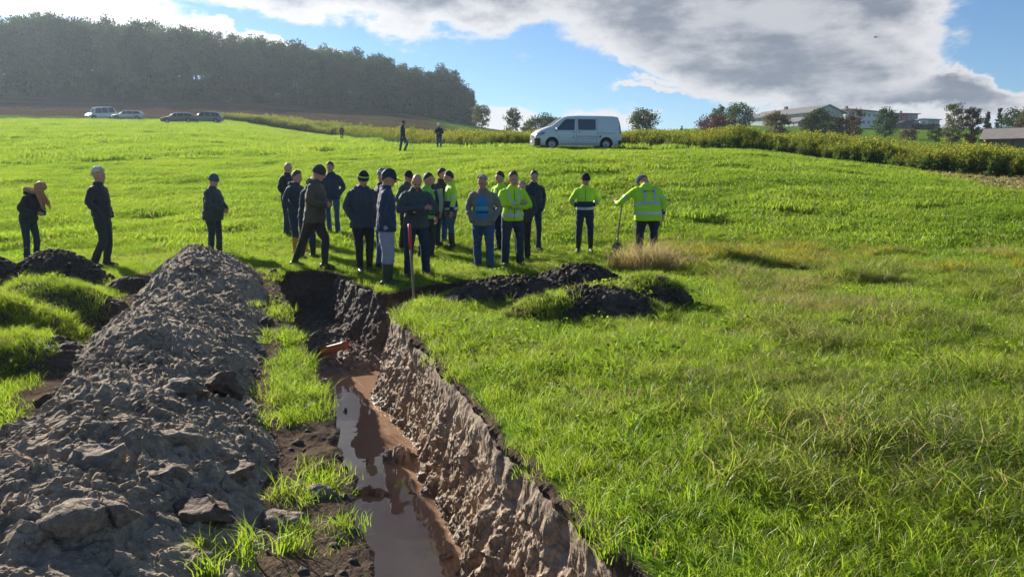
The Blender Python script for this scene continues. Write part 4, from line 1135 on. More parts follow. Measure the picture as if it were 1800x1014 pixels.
    if hat:
        kind, col = hat[0], hat[1]; hm = cloth(col, .9, .08, 'hat', .25)
        if kind == 'beanie':
            o = cap_shell(.53, .013, hm, 'beanie', .04)
            V, F = tube_np([hv((0, -.005, .005)), hv((0, -.005, .055))], [(.080+.017, .100+.017), (.080+.016, .100+.016)], 22, False)
            link('folded_edge', mesh_np('folded_edge', V, F, (cloth(hat[2], .9, .3, 'hat') if len(hat) > 2 else hm,)), o)
            if len(hat) > 3:
                V, F = tube_np([hv((0, -.005, .058)), hv((0, -.005, .078))], [(.103, .124), (.096, .115)], 22, False); link('stripe', mesh_np('stripe', V, F, (cloth(hat[3], .9, .3, 'hat'),)), o)
            if g('pompom'): e = Soup().ell(hv((0, -.01, .165)), (.045, .045, .045), None, 10, 8); link('pompom', mesh_np('pompom', e.V, e.F, (hm,)), o)
        elif kind == 'cap':
            o = cap_shell(.50, .008, hm, 'cap', .0); V = []; F = []
            for k in range(2):
                for q in range(9):
                    a = math.pi*(.14 + .72*q/8); V.append(hv((math.cos(a)*.092, math.sin(a)*.108, .035 - .006*k)))
                    V.append(hv((math.cos(a)*.085, math.sin(a)*.125 + .065*math.sin(a)**1.2, .018 - .006*k)))
            for k in range(2):
                for q in range(8): a = k*18 + 2*q; F.append((a, a+1, a+3, a+2))
            for q in range(8): F.append((2*q+1, 18+2*q+1, 18+2*q+3, 2*q+3))
            link('brim', mesh_np('brim', V, F, (hm,)), o)
    if g('glasses'):
        for s in (-1, 1): e = Soup().ell(hv((s*.031, .096, .014)), (.022, .006, .014), HR, 10, 6); link('glasses', mesh_np('glasses', e.V, e.F, (M['eye'],)), root)
    if g('moustache'):
        e = Soup().tube([hv((-.032, .088, -.046)), hv((0, .100, -.040)), hv((.032, .088, -.046))], [.008, .011, .008], 8, 3); link('moustache', mesh_np('moustache', e.V, e.F, (cloth((.10, .07, .05), .8, .2, 'hair'),)), root)
    if g('fur'):
        s = Soup(); rg = random.Random(8)
        for q in range(34):
            a = 2*math.pi*q/34; c = T((math.cos(a)*.135, -.075 + math.sin(a)*.10, 1.50 + .05*math.cos(a*2)*.3 + .02)); s.ell(c + Vector((rg.uniform(-.012, .012), rg.uniform(-.012, .012), rg.uniform(-.012, .012))), (.040, .036, .038), None, 7, 5)
        me = mesh_np('fur_trim', s.V, s.F, (M['fur'],)); link('fur_trim', me, root)
        s = Soup().tube([T((-.10, -.08, 1.46)), T((0, -.15, 1.43)), T((.10, -.08, 1.46))], [.05, .08, .05], 12, 3); link('hood', mesh_np('hood', s.V, s.F, (cloth(spec['jacket'], .75, .3, 'jacket'),)), root)
    return root
def build_people():
    M['eye'] = mat_plain('eye', (.02, .018, .016), .3, .5, .1); M['lip'] = mat_plain('lip', (.30, .12, .10), .5, .3, .1)
    M['rubber'] = mat_plain('rubber', (.02, .02, .02), .7, .3, .1); M['zip'] = mat_plain('zip', (.05, .05, .055), .4, .5, .1)
    mat_plain('reflective', (.50, .51, .50), .38, .6, .10, metal=.25); mat_plain('logo', (.04, .10, .07), .6, .3, .1); mat_plain('white_paint', (.75, .76, .76), .4, .5, .04)
    mat_plain('pull_a', (.035, .22, .42), .9, .2, .2); mat_plain('pull_b', (.10, .36, .52), .9, .2, .2); mat_plain('pull_c', (.02, .03, .06), .9, .2, .2); mat_plain('fur', (.42, .26, .16), .9, .2, .4, 30)
    BLK = (.030, .033, .037); NAVY = (.030, .044, .080); GREY = (.13, .135, .12); OLV = (.095, .086, .056); DJ = (.035, .050, .085); JN = (.055, .10, .19); LJ = (.09, .16, .27)
    DT = (.042, .045, .042); HV = (.50, .80, .03); NV = (.020, .032, .075); LG = (.30, .31, .37)
    P = [
     dict(at=(57, 463), h=1.70, face=352, lean=22, head=44, jacket=BLK, trousers=(.03, .045, .06), arms='belly', hair=((.52, .25, .11), 'long'), fur=1, legs=((-.07, .06), (.08, -.04)), knee=(.05, .03), hem=.92, trouser_w=.85, label='woman with long reddish hair and fur trimmed hood bowing her head, far left', boots='navy', zip=0),
     dict(at=(187, 470), h=1.84, face=0, lean=-2, head=6, jacket=BLK, trousers=DT, arms='pocket', hair=((.74, .64, .48), 'curly'), legs=((-.08, -.02), (.10, -.16)), knee=(.04, .13), dip=.02, hem=.92, trouser_w=.95, label='walking man with curly white hair and a short black jacket', boots='shoe'),
     dict(at=(379, 451), h=1.76, face=350, lean=3, head=10, jacket=(.06, .065, .06), trousers=(.04, .055, .07), arms='front', hat=('beanie', (.06, .10, .14)), hem=.80, puff=1.14, fat=1.16, label='man in blue beanie, hands clasped before his padded jacket, standing behind the clay ridge', trouser_w=.9),
     dict(at=(508, 413), h=1.79, face=345, jacket=BLK, trousers=DJ, arms='pocket', hair=((.12, .10, .09), 'rim'), hem=.86, label='bald man at the back left end of the group in black jacket and jeans'),
     dict(at=(524, 447), h=1.82, face=335, jacket=(.035, .045, .065), trousers=DJ, arms='pocket', hair=((.085, .062, .048), 'short'), hood=1, legs=((-.2, .03), (.05, -.02)), boots='yellow', label='man in a dark navy hooded sweater wearing yellow rubber boots'),
     dict(at=(541, 456), h=1.74, face=345, lean=12, head=40, jacket=(.028, .040, .060), trousers=(.03, .045, .075), arms='front', hair=((.085, .062, .048), 'short'), boots='boot', label='bowed man in navy between the yellow booted man and the olive parka'),
     dict(at=(556, 471), h=1.88, face=352, lean=6, head=14, jacket=OLV, trousers=(.045, .040, .034), arms='belly', hat=('beanie', (.055, .060, .055)), hood=1, legs=((.10, .20), (-.10, -.44)), knee=(.08, .02), dip=.06, boots='boot', hem=.80, puff=1.14, fat=1.04, wr=.014, toe=(0, 0), label='tall man striding in an olive hooded parka and grey beanie'),
     dict(at=(586, 411), h=1.80, face=265, jacket=NAVY, trousers=JN, arms='pocket', hair=((.06, .05, .04), 'short'), turn=10, label='man in navy jacket and jeans standing behind the olive parka', trouser_w=.85),
     dict(at=(641, 479), h=1.78, face=300, jacket=(.050, .060, .080), trousers=(.028, .028, .026), arms='pocket', hood=1, hat=('beanie', (.025, .027, .027), (.025, .027, .027), (.42, .60, .12)), boots='boot', fat=1.10, puff=1.04, hem=.80, head=16, legs=((-.09, .0), (.09, .03)), label='stout man in a black beanie with a lime stripe and rubber boots'),
     dict(at=(672, 471), h=1.83, face=30, jacket=BLK, trousers=JN, arms='pocket', hair=((.36, .34, .31), 'full'), label='grey haired man seen from behind, left of the navy cap'),
     dict(at=(681, 503), h=1.80, face=10, lean=2, head=14, jacket=(.034, .050, .095), trousers=LG, arms='pocket', hat=('cap', (.030, .040, .062)), hair=((.05, .04, .035), 'short'), boots='green', puff=1.03, wr=.014, hem=.84, legs=((-.09, .03), (.09, -.02)), trouser_w=1.12, label='man in navy cap, light grey trousers and green rubber boots at the trench edge'),
     dict(at=(717, 441), h=1.80, face=330, jacket=(.09, .085, .075), trousers=DT, arms='pocket', hat=('cap', (.02, .02, .022)), label='man in a black cap and grey jacket half hidden behind the bald man'),
     dict(at=(733, 488), h=1.76, face=292, lean=5, head=34, jacket=(.06, .075, .078), trousers=(.03, .04, .065), arms='fold', hair=((.13, .11, .10), 'rim'), moustache=1, fat=1.08, belly=1.08, tone=0, hem=.86, zip=0, legs=((-.16, .02), (.15, 0)), trouser_w=1.05, label='balding man with a moustache and folded arms behind the red topped rod'),
     dict(at=(751, 457), h=1.78, face=330, jacket=(.16, .52, .06), trousers=DT, arms='down', hair=((.05, .04, .035), 'short'), vest_sleeves=(.03, .035, .04), label='dark haired man in a green safety vest, right behind the folded arms'),
     dict(at=(762, 436), h=1.70, face=250, head=18, jacket=(.045, .045, .045), trousers=DT, arms='down', hair=((.12, .09, .07), 'rim'), tone=1, badge=1, vest_sleeves=(.36, .40, .34), label='bald man in a dark vest over light sleeves with white dots on the chest'),
     dict(at=(775, 431), h=1.78, face=340, jacket=BLK, trousers=JN, arms='pocket', hair=((.06, .05, .04), 'short'), head=5, label='short haired man in black jacket and jeans behind the yellow and navy work jacket'),
     dict(at=(795, 437), h=1.76, face=197, jacket=HV, trousers=(.06, .10, .16), arms='down', hair=((.045, .038, .032), 'short'), hivis=1, lower=(1.10, NV), bands=(1.13, .93), braces=(True,), boots='boot', legs=((-.12, .05), (.16, -.05)), hem=.88, label='dark haired worker in yellow and navy jacket facing left, jeans tucked in boots', armbands=(.75, 1.5)),
     dict(at=(850, 474), h=1.72, face=262, head=22, lean=2, jacket=(.20, .19, .16), trousers=(.05, .085, .17), arms='pocket', hair=((.40, .38, .35), 'full'), pullover=1, zip=0, fat=1.08, hem=.84, trouser_w=1.1, tone=1, label='grey haired man in an open grey jacket over a blue striped pullover'),
     dict(at=(882, 443), h=1.80, face=232, jacket=HV, trousers=NV, arms='down', hair=((.06, .045, .035), 'short'), glasses=1, hivis=1, lower=(1.02, NV), bands=(1.04,), armbands=(1.4,), label='young man in sunglasses and yellow jacket behind the worker with folded arms'),
     dict(at=(901, 468), h=1.78, face=283, head=8, jacket=HV, trousers=(.04, .055, .075), arms='fold', hair=((.10, .07, .05), 'short'), hivis=1, bands=(.98,), braces=(True,), armbands=(1.75,), fat=1.04, legs=((-.15, 0), (.15, .02)), trouser_w=1.1, hem=.87, label='worker with folded arms in a bright yellow reflective jacket'),
     dict(at=(918, 457), h=1.62, face=255, jacket=(.04, .04, .04), trousers=(.025, .025, .025), arms='pocket', hair=((.34, .31, .26), 'full'), label='short grey haired man mostly hidden behind the folded arms of the yellow jacket'),
     dict(at=(937, 441), h=1.80, face=285, jacket=(.028, .040, .060), trousers=(.03, .045, .075), arms='pocket', hair=((.06, .045, .036), 'short'), hem=.94, trouser_w=.88, legs=((-.13, 0), (.13, 0)), label='man in plain dark navy jacket, hands in pockets, at the right end of the group', boots='shoe'),
     dict(at=(1027, 444), h=1.74, face=268, head=5, turn=-40, jacket=HV, trousers=(.025, .035, .07), arms='back', hat=('beanie', (.02, .02, .022)), hivis=1, lower=(1.16, NV), bands=(1.015,), armbands=(.85, 1.15), boots='boot', hem=.93, legs=((-.14, 0), (.14, .03)), label='worker standing alone in yellow and navy jacket and black beanie, hands behind his back'),
     dict(at=(1137, 452), h=1.84, face=100, lean=16, head=54, turn=-30, jacket=HV, trousers=(.030, .036, .055), arms=('hold', 'down'), hat=('beanie', (.030, .055, .10)), hivis=1, bands=(1.08, .91), braces=(False,), armbands=(.62, 1.6), fat=1.14, puff=1.06, girth=1.22, hem=.76, boots='boot', logo=1, zip=0, lower=(0.2, NV), legs=((-.14, .02), (.12, 0)), hood=0, label='worker seen from behind in a long yellow reflective coat, leaning on a shovel'),
     dict(at=(708, 267), h=1.78, face=350, jacket=(.035, .040, .052), trousers=JN, arms='down', hat=('cap', (.03, .03, .03)), legs=((.08, .16), (-.10, -.20)), knee=(.20, .02), dip=.05, label='distant man in dark cap walking across the slope towards the woman in white hat', vox=.025, detail=0, lift=(.02, 0), grp=0),
     dict(at=(772, 264), h=1.76, face=265, jacket=(.025, .027, .032), trousers=JN, arms='belly', hat=('beanie', (.75, .74, .70)), pompom=1, hair=((.30, .2, .12), 'short'), boots='white', trouser_w=.85, label='distant person in a white bobble hat and dark jacket standing on the slope', vox=.025, detail=0, grp=0, fat=1.08),
     dict(at=(601, 246), h=1.72, face=280, jacket=(.22, .06, .045), trousers=(.05, .05, .06), arms='down', hair=((.08, .06, .05), 'short'), label='far small person in a rusty red jacket in front of the yellow flowering strip', vox=.03, detail=0, grp=0),
    ]
    for s in P: make_person(s)
# ------------------------------------------------------------------ small things in and round the trench
def rock_mesh(name, seed, mat, sub=2, flat=.75, blocky=.5):
    bm = bmesh.new(); bmesh.ops.create_icosphere(bm, subdivisions=sub, radius=1.0)
    co = np.array([v.co[:] for v in bm.verts]); rg = np.random.default_rng(seed)
    for _ in range(7):                                        # cleave a few flat faces
        n = rg.normal(size=3); n /= np.linalg.norm(n); d = co @ n; lim = rg.uniform(.55, .85)
        co = co - np.outer(np.clip(d - lim, 0, 9)*blocky*1.8 if blocky else 0*d, n)
    nn = fbm(co[:, 0]*1.7+seed, co[:, 1]*1.7, co[:, 2]*1.7, octv=4, seed=seed)
    co = co * (1 + .30*nn)[:, None]
    if sub > 3:
        w1 = worley2(co[:, 0]*3.1 + co[:, 2]*1.7, co[:, 1]*3.1 - co[:, 2]*2.1, seed); w2 = worley2(co[:, 0]*8 + co[:, 2]*5, co[:, 1]*8 - co[:, 2]*6, seed+3)
        co = co * (1 + .10*(.5-w1[0]) + .05*(.5-w2[0]) + .10*fbm(co[:, 0]*9, co[:, 1]*9, co[:, 2]*9, octv=3, seed=seed+1))[:, None]
    co[:, 2] *= flat
    for v, c in zip(bm.verts, co): v.co = c
    me = bpy.data.meshes.new(name); bm.to_mesh(me); bm.free(); me.materials.append(mat)
    me.polygons.foreach_set('use_smooth', np.ones(len(me.polygons), bool)); return me
def build_clods():
    C = [  # photo place, size, look
     ((398, 690), (.17, .15, .15), 'brown_clod', 'square brown clod standing on the right flank of the clay ridge'),
     ((172, 822), (.15, .13, .14), 'clod', 'cracked upright tan clod on the near part of the clay ridge'),
     ((395, 838), (.19, .14, .12), 'clod', 'wedge shaped grey clod low on the ridge, right side, middle of the picture bottom left'),
     ((130, 930), (.15, .13, .12), 'clod', 'large rounded grey clod near the bottom left, left of the paler block'),
     ((192, 915), (.11, .10, .12), 'clod', 'pale topped block touching the large rounded clod at bottom left'),
     ((360, 905), (.19, .12, .10), 'brown_clod', 'brown shaggy sod of earth on the smooth grey clay near the bottom'),
     ((505, 925), (.15, .11, .09), 'clod', 'pale wedge of clay between two grass tufts beside the near trench edge'),
     ((560, 872), (.11, .08, .07), 'clod', 'small pale clod on the bank just above the nearest grass tuft by the trench'),
     ((80, 715), (.12, .10, .10), 'topsoil', 'dark pointed clod at the left foot of the clay ridge in grass'),
     ((148, 578), (.16, .09, .08), 'brown_clod', 'flat topped brown clod at the foot of the largest green sod'),
     ((470, 570), (.11, .09, .09), 'brown_clod', 'round dark brown clod on the far grass strip left of the trench'),
     ((775, 608), (.09, .07, .06), 'topsoil', 'left dark clod lying in the grass by the right trench edge'),
     ((828, 622), (.10, .07, .06), 'topsoil', 'right dark clod lying in the grass by the right trench edge'),
     ((783, 980), (.085, .055, .035), 'clod', 'thin pale stone sticking out of the brown water'),
     ((305, 790), (.20, .13, .11), 'clod', 'long grey slab of clay across the middle of the ridge'),
     ((285, 840), (.13, .12, .10), 'clod', 'ribbed grey lump between the cracked tan clod and the wedge shaped one'),
     ((330, 690), (.17, .15, .10), 'clod', 'broad smooth grey lump left of the square brown clod'),
     ((483, 482), (.12, .10, .10), 'topsoil', 'dark clod at the left far corner of the trench'),
    ]
    for k, ((u, v), (a, b, c), mt, lab) in enumerate(C):
        d = ray(u, v); d = d/d.y; ys = np.linspace(2.0, 15, 1200); z = EYE + d.z*ys
        g = surface_h(d.x*ys, ys); 
        if 'water' in lab: g = np.full_like(ys, WATER_Z)
        i = int(np.argmax(z <= g)); x, y = d.x*ys[i], ys[i]
        me = rock_mesh('soil_clod', 400+k*3, M[mt], 4, 1, .85)
        a, b, c = a*.86, b*.86, c*.80
        o = link('soil_clod', me); o.location = (x, y, float(g[i]) + c*.18); o.scale = (a, b, c); o.rotation_euler = (random.uniform(-.2, .2), random.uniform(-.2, .2), random.uniform(0, 3))
        o.data.name = 'soil_clod'; tag(o, lab, 'clod' if 'stone' not in lab else 'stone', 'clods of dug earth')
        if 'stone' in lab: o.name = 'stone'; o.rotation_euler = (.3, -.35, .6)
    # crumbs: nobody could count them
    cr = [src(rock_mesh('crumb', 500+k, M[m_], 2 if k < 3 else 1, .8, .5)) for k, m_ in enumerate(('clay', 'clay', 'clod', 'clay', 'clod'))]
    n = 9000; y = np.exp(RNG.uniform(math.log(1.6), math.log(13), n)); l = poly_interp(_HL, y); r = poly_interp(_HR, y); x = l + (r-l)*RNG.uniform(-.03, 1.06, n)
    s = (.005 + .026*RNG.random(n)**5) * np.clip(y/5, .7, 1.3)
    lump = vnoise(x*2.5, y*2.5, seed=55); ok = RNG.random(n) < sstep(.25, .6, lump)*.9 + .1; x, y, s = x[ok], y[ok], s[ok]
    h, e = spoil_h(x, y); z = base_h(x, y) + np.where(e > 0, h - .03 + sstep(-.05, .35, e)*clod_relief(x, y, 200), 0.0)
    scatter('clay_crumbs', np.stack([x, y, z+s*.15], -1), np.tile([0, 0, 1.0], (len(x), 1)), s, RNG.integers(0, 5, len(x)), cr, 'loose crumbs and small lumps of clay over the ridge', tilt=.5)
    dk = [src(rock_mesh('crumb', 510+k, M['topsoil'], 1, .8, .5)) for k in range(4)]
    xs, ys = [], []
    for k in 'ghijkab':
        m = MOUNDS[k]; q = 420; a = RNG.uniform(0, 6.283, q); rr = RNG.uniform(0, 1.08, q)**.6; p_, q_ = np.cos(a)*rr*m['rx'], np.sin(a)*rr*m['ry']
        c, s_ = math.cos(m['rot']), math.sin(m['rot']); xs.append(m['x'] + p_*c - q_*s_); ys.append(m['y'] + p_*s_ + q_*c)
    # and along the bank and trench floor
    q = 320; yb = RNG.uniform(2.5, 12.5, q); lb = poly_interp(_HR, yb); rb = poly_interp(_tp[2:14], yb); xs.append(lb + (rb-lb)*RNG.random(q)); ys.append(yb)
    x = np.concatenate(xs); y = np.concatenate(ys); s = .010 + .035*RNG.random(len(x))**3
    scatter('soil_crumbs', np.stack([x, y, surface_h(x, y) + .01], -1), np.tile([0, 0, 1.0], (len(x), 1)), s, RNG.integers(0, 4, len(x)), dk, 'dark crumbs of topsoil on the small heaps and the bank', tilt=.5)
    q = 1500; y = RNG.uniform(4.5, 12.2, q); l = poly_interp(_tp[2:14], y)+.3; r = poly_interp([(-2.3, 12.4), (-1.95, 10.6)] + _tp[-14:], y)-.12; x = l + (r-l)*np.sqrt(RNG.random(q))
    sd_ = trench_sd(x, y); ok = sd_ > .22; x, y = x[ok], y[ok]; z = floor_z(x, y); ok = z > WATER_Z - .02; x, y, z = x[ok], y[ok], z[ok]
    scatter('mud_crumbs', np.stack([x, y, z+.01], -1), np.tile([0, 0, 1.0], (len(x), 1)), .010 + .03*RNG.random(len(x))**3, RNG.integers(0, 5, len(x)), cr, 'lumps of wet mud on the trench floor', tilt=.5)
def lathe(prof, n=24, name='part', mat=None, parent=None, smooth=True):
    V = []; F = []
    for r_, z in prof:
        for k in range(n): a = 2*math.pi*k/n; V.append((r_*math.cos(a), r_*math.sin(a), z))
    for i in range(len(prof)-1):
        for k in range(n): a, b = i*n+k, i*n+(k+1) % n; F.append((a, b, b+n, a+n))
    return link(name, mesh_np(name, V, F, (mat,), smooth), parent)
def tube_obj(name, pts, rad, mat, parent=None, n=12, m=3):
    p, r = smooth_path(pts, rad, m); V, F = tube_np(p, r, n); return link(name, mesh_np(name, V, F, (mat,)), parent)
def build_site_things():
    mat_plain('orange_pipe', (.42, .13, .045), .45, .5, .12); mat_plain('hole_shade', (.01, .01, .01), .9, .1, .1); mat_plain('red_paint', (.60, .035, .03), .45, .5, .12)
    mat_plain('wood_rod', (.26, .20, .13), .8, .3, .35, 30); mat_plain('wood_grey', (.20, .155, .11), .8, .3, .35, 30); mat_plain('steel', (.12, .12, .12), .45, .5, .2, metal=.6)
    # sewer pipe laid bare on the trench floor
    a = Vector((*on_plane(561, 619, -.74), -.74)); b = Vector((*on_plane(610, 606, -.70), -.70))
    root = empty('drain_pipe', a); tag(root, 'broken orange clay drain pipe crossing the trench floor', 'pipe'); ax = (b-a); L = ax.length; q = ax.to_track_quat('Z', 'Y'); root.rotation_mode = 'QUATERNION'; root.rotation_quaternion = q
    lathe([(.046, 0), (.055, 0), (.055, L*.8), (.066, L*.82), (.066, L), (.057, L), (.046, L*.8), (.046, .0)], 24, 'pipe_wall', M['orange_pipe'], root)
    lathe([(.001, .05), (.047, .05)], 24, 'pipe_shade_disc', M['hole_shade'], root)  # black disc set in the pipe, painted shade for its hollow
    o = tube_obj('buried_pipe', [Vector((*on_plane(556, 588, -.80), -.80)), Vector((*on_plane(604, 581, -.78), -.78))], [.04, .04], M['topsoil']); tag(o, 'thin dark pipe lying across the trench behind the orange one', 'pipe')
    # marker rod
    x, y = on_plane(729, 528, -.02); root = empty('marker_rod', (x, y, -.35)); tag(root, 'wooden marker rod with a red painted top standing at the trench corner', 'rod')
    topz = at_depth(724, 394, y-.03).z; H = topz + .35; root.rotation_euler = (.02, -.035, 0)
    tube_obj('shaft', [(0, 0, 0), (.004, 0, H*.4), (-.003, 0, H*.75)], [.019, .018, .018], M['wood_rod'], root, 10); tube_obj('red_top', [(-.003, 0, H*.75), (0, 0, H)], [.0215, .0215], M['red_paint'], root, 12)
    lathe([(.001, H+.004), (.016, H+.003), (.0212, H-.004)], 12, 'end_cap', M['red_paint'], root)
    # shovel in the hand of the worker in the long coat
    f = place(1085, 446); top = at_depth(1097, 347, f.y + .05)
    root = empty('shovel', f); tag(root, 'shovel with a long bent grey wooden handle, blade in the ground beside the dry grass', 'shovel')
    t = top - f
    tube_obj('handle', [(0, 0, .22), (t.x*.05+.0, 0, t.z*.35), (t.x*.45, t.y*.5, t.z*.72), (t.x, t.y, t.z)], [.017, .017, .017, .018], M['wood_grey'], root, 10, 4)
    V = []; F = []
    for j in range(7):
        zz = -.05 + .30*j/6; w = (.02, .07, .10, .115, .115, .105, .03)[j]
        for i in range(7):
            s_ = (i-3)/3; V.append((s_*w, .03*abs(s_)**2 - .04*(j/6), zz)); 
    for j in range(6):
        for i in range(6): F.append((j*7+i, j*7+i+1, j*7+i+8, j*7+i+7))
    bl = link('blade', mesh_np('blade', V + [(v[0], v[1]+.004, v[2]) for v in V], F + [tuple(x+49 for x in reversed(f_)) for f_ in F], (M['steel'],)), root)
    tube_obj('socket', [(0, -.03, .19), (0, 0, .34)], [.026, .019], M['steel'], root, 10)
    # white stake before the mustard
    p = place(1571, 294); root = empty('stake', p); tag(root, 'thin white stake at the edge of the flowering strip on the right', 'stake'); root.rotation_euler = (0, -.12, 0)
    V = [(-.03, -.015, -.1), (.03, -.015, -.1), (.03, .015, -.1), (-.03, .015, -.1), (-.028, -.014, .52), (.028, -.014, .52), (.028, .014, .56), (-.028, .014, .56)]
    link('post', mesh_np('post', V, [(3, 2, 1, 0), (4, 5, 6, 7), (0, 1, 5, 4), (1, 2, 6, 5), (2, 3, 7, 6), (3, 0, 4, 7)], (M['white_paint'],), False), root)
    # bird
    p = at_depth(1540, 66, 60); root = empty('bird', p, .6); tag(root, 'small dark bird flying before the grey cloud', 'bird'); s = Soup()
    s.tube([(0, -.16, 0), (0, -.08, .0), (0, .03, .0), (0, .11, .01), (0, .15, .012), (0, .18, .008)], [(.03, .006), .022, .036, .022, .020, .004], 10, 3)
    for sg in (-1, 1): s.tube([(0, .04, .01), (sg*.12, .05, .06), (sg*.27, .0, .05), (sg*.36, -.06, .03)], [(.03, .012), (.045, .008), (.035, .006), (.008, .003)], 8, 3)
    link('body', mesh_np('body', s.V, s.F, (M['rubber'],)), root)

# ------------------------------------------------------------------ vehicles
def vehicle(name, label, stations, wheels, wr, mats, windows, extras, loc, heading, cat, zbase=.0, ww=.20):
    """body lofted from cross-sections: stations = (x, z_bottom, z_top, half width low, half width at the roof, z of the belt)"""
    root = empty(name, loc, heading); tag(root, label, cat, 'vehicles parked on the slope' if cat != 'van_' else None)
    V = []; F = []; sec = 12
    for (x, zb, zt, wl, wt, zbelt) in stations:
        zbelt = min(zbelt, zt-.06); half = [(wl*.90, zb), (wl*.985, zb+.10), (wl, zb+.30), (wl, zbelt), (wl - (wl-wt)*.45, zbelt + (zt-zbelt)*.45), (wt, zt-.10*min(1, (zt-zbelt)/.3)), (wt-.07, zt-.025), (wt*.45, zt), ]
        half = [(w, max(zb, min(zt, z))) for w, z in half]
        for w, z in half: V.append((x, -w, z))
        for w, z in reversed(half): V.append((x, w, z))
    n = 16; ns = len(stations)
    for i in range(ns-1):
        for k in range(n): a, b = i*n+k, i*n+(k+1) % n; F.append((a, a+n, b+n, b))
    F.append(tuple(range(n))); F.append(tuple((ns-1)*n+k for k in range(n-1, -1, -1)))
    me = mesh_np('body', V, F, (mats['paint'], M['arch'])); tmp = bpy.data.objects.new('tmp', me); COL.objects.link(tmp)
    cut = []
    for wx in wheels:
        bm = bmesh.new(); bmesh.ops.create_cone(bm, cap_ends=True, segments=28, radius1=wr*1.20, radius2=wr*1.20, depth=3.0, matrix=Matrix.Translation((wx, 0, wr*1.02)) @ Matrix.Rotation(R(90), 4, 'X'))
        cm = bpy.data.meshes.new('cut'); bm.to_mesh(cm); bm.free(); cm.materials.append(M['arch']); co = bpy.data.objects.new('cut', cm); COL.objects.link(co); cut.append(co)
        # keep the middle of the body: two short cutters would be neater, one long one is hidden by the wheels
        md = tmp.modifiers.new('b', 'BOOLEAN'); md.operation = 'DIFFERENCE'; md.object = co; md.solver = 'EXACT'
    dg = bpy.context.evaluated_depsgraph_get(); bme = bpy.data.meshes.new_from_object(tmp.evaluated_get(dg)); bme.name = 'body'
    for c in cut + [tmp]: bpy.data.objects.remove(c)
    bme.polygons.foreach_set('use_smooth', np.ones(len(bme.polygons), bool)); bme.set_sharp_from_angle(angle=R(35))
    body = link('body', bme, root)
    # stand on the slope
    ch, sh_ = math.cos(heading), math.sin(heading); e = 1.2
    X0, Y0 = loc[0], loc[1]; fz = (gh(X0+ch*e, Y0+sh_*e) - gh(X0-ch*e, Y0-sh_*e))/(2*e); lz = (gh(X0-sh_*e, Y0+ch*e) - gh(X0+sh_*e, Y0-ch*e))/(2*e)
    root.rotation_euler = (math.atan(lz), -math.atan(fz), heading)
    # dark inner of the arches and underside
    xs = [s[0] for s in stations]; V = []; x0, x1 = xs[1], xs[-2]; w = stations[len(stations)//2][3]*.80
    V = [(x0+.15, -w, .22), (x1-.15, -w, .22), (x1-.15, w, .22), (x0+.15, w, .22), (x0+.15, -w, .75), (x1-.15, -w, .75), (x1-.15, w, .75), (x0+.15, w, .75)]
    link('underbody', mesh_np('underbody', V, [(3, 2, 1, 0), (4, 5, 6, 7), (0, 1, 5, 4), (1, 2, 6, 5), (2, 3, 7, 6), (3, 0, 4, 7)], (M['arch'],), False), root)
    def side_w(x, z):
        s = None
        for i in range(ns-1):
            if stations[i][0] <= x <= stations[i+1][0]: s = i
        if s is None: s = 0 if x < xs[0] else ns-2
        a, b = stations[s], stations[s+1]; t = (x-a[0])/(b[0]-a[0]); c = [a[k]*(1-t)+b[k]*t for k in range(6)]
        zb, zt, wl, wt, zbelt = c[1:]; zbelt = min(zbelt, zt-.06)
        pz = [zb, zb+.10, zb+.30, zbelt, zbelt+(zt-zbelt)*.45, zt-.10*min(1, (zt-zbelt)/.3)]; pw = [wl*.90, wl*.985, wl, wl, wl-(wl-wt)*.45, wt]
        return float(np.interp(z, pz, pw))
    for wx in wheels:
        for s in (-1, 1):
            w = side_w(wx, .7); wl_ = empty('wheel', (wx, s*(w-.02), wr)); wl_.parent = root; wl_.rotation_euler = (R(-90 if s > 0 else 90), 0, 0)
            k = wr
            lathe([(k*.60, -.16), (k*.92, -.17), (k, -.13), (k, -.04), (k*.92, .0), (k*.62, .0), (k*.60, -.05)], 28, 'tyre', M['rubber'], wl_)
            lathe([(k*.62, -.02), (k*.56, -.012), (k*.50, -.05), (k*.26, -.055), (k*.20, -.02), (k*.001, -.02)], 28, 'rim', M['rim'], wl_)
    def panel(nm, pts, mat, both=True, out=.009, par=root, label=None, thick=.012):
        for s in ((-1, 1) if both else (-1,)):
            bm = bmesh.new(); vs = [bm.verts.new((x, 0, z)) for x, z in pts]; bm.faces.new(vs)
            for _ in range(4 if nm in ('side_window', 'headlight') else 3):
                long_ = [e for e in bm.edges if e.calc_length() > .16]
                if not long_: break
                bmesh.ops.subdivide_edges(bm, edges=long_, cuts=1, use_grid_fill=True)
                bmesh.ops.triangulate(bm, faces=[f_ for f_ in bm.faces if len(f_.verts) > 4])
            for v in bm.verts: v.co.y = s*(side_w(v.co.x, v.co.z)+out)
            me = bpy.data.meshes.new(nm); bm.to_mesh(me); bm.free(); me.materials.append(mat); me.polygons.foreach_set('use_smooth', np.ones(len(me.polygons), bool)); link(nm, me, par)
    for nm, pts, mat in windows: panel(nm, pts, mat)
    extras(root, body, side_w, panel)
    return root
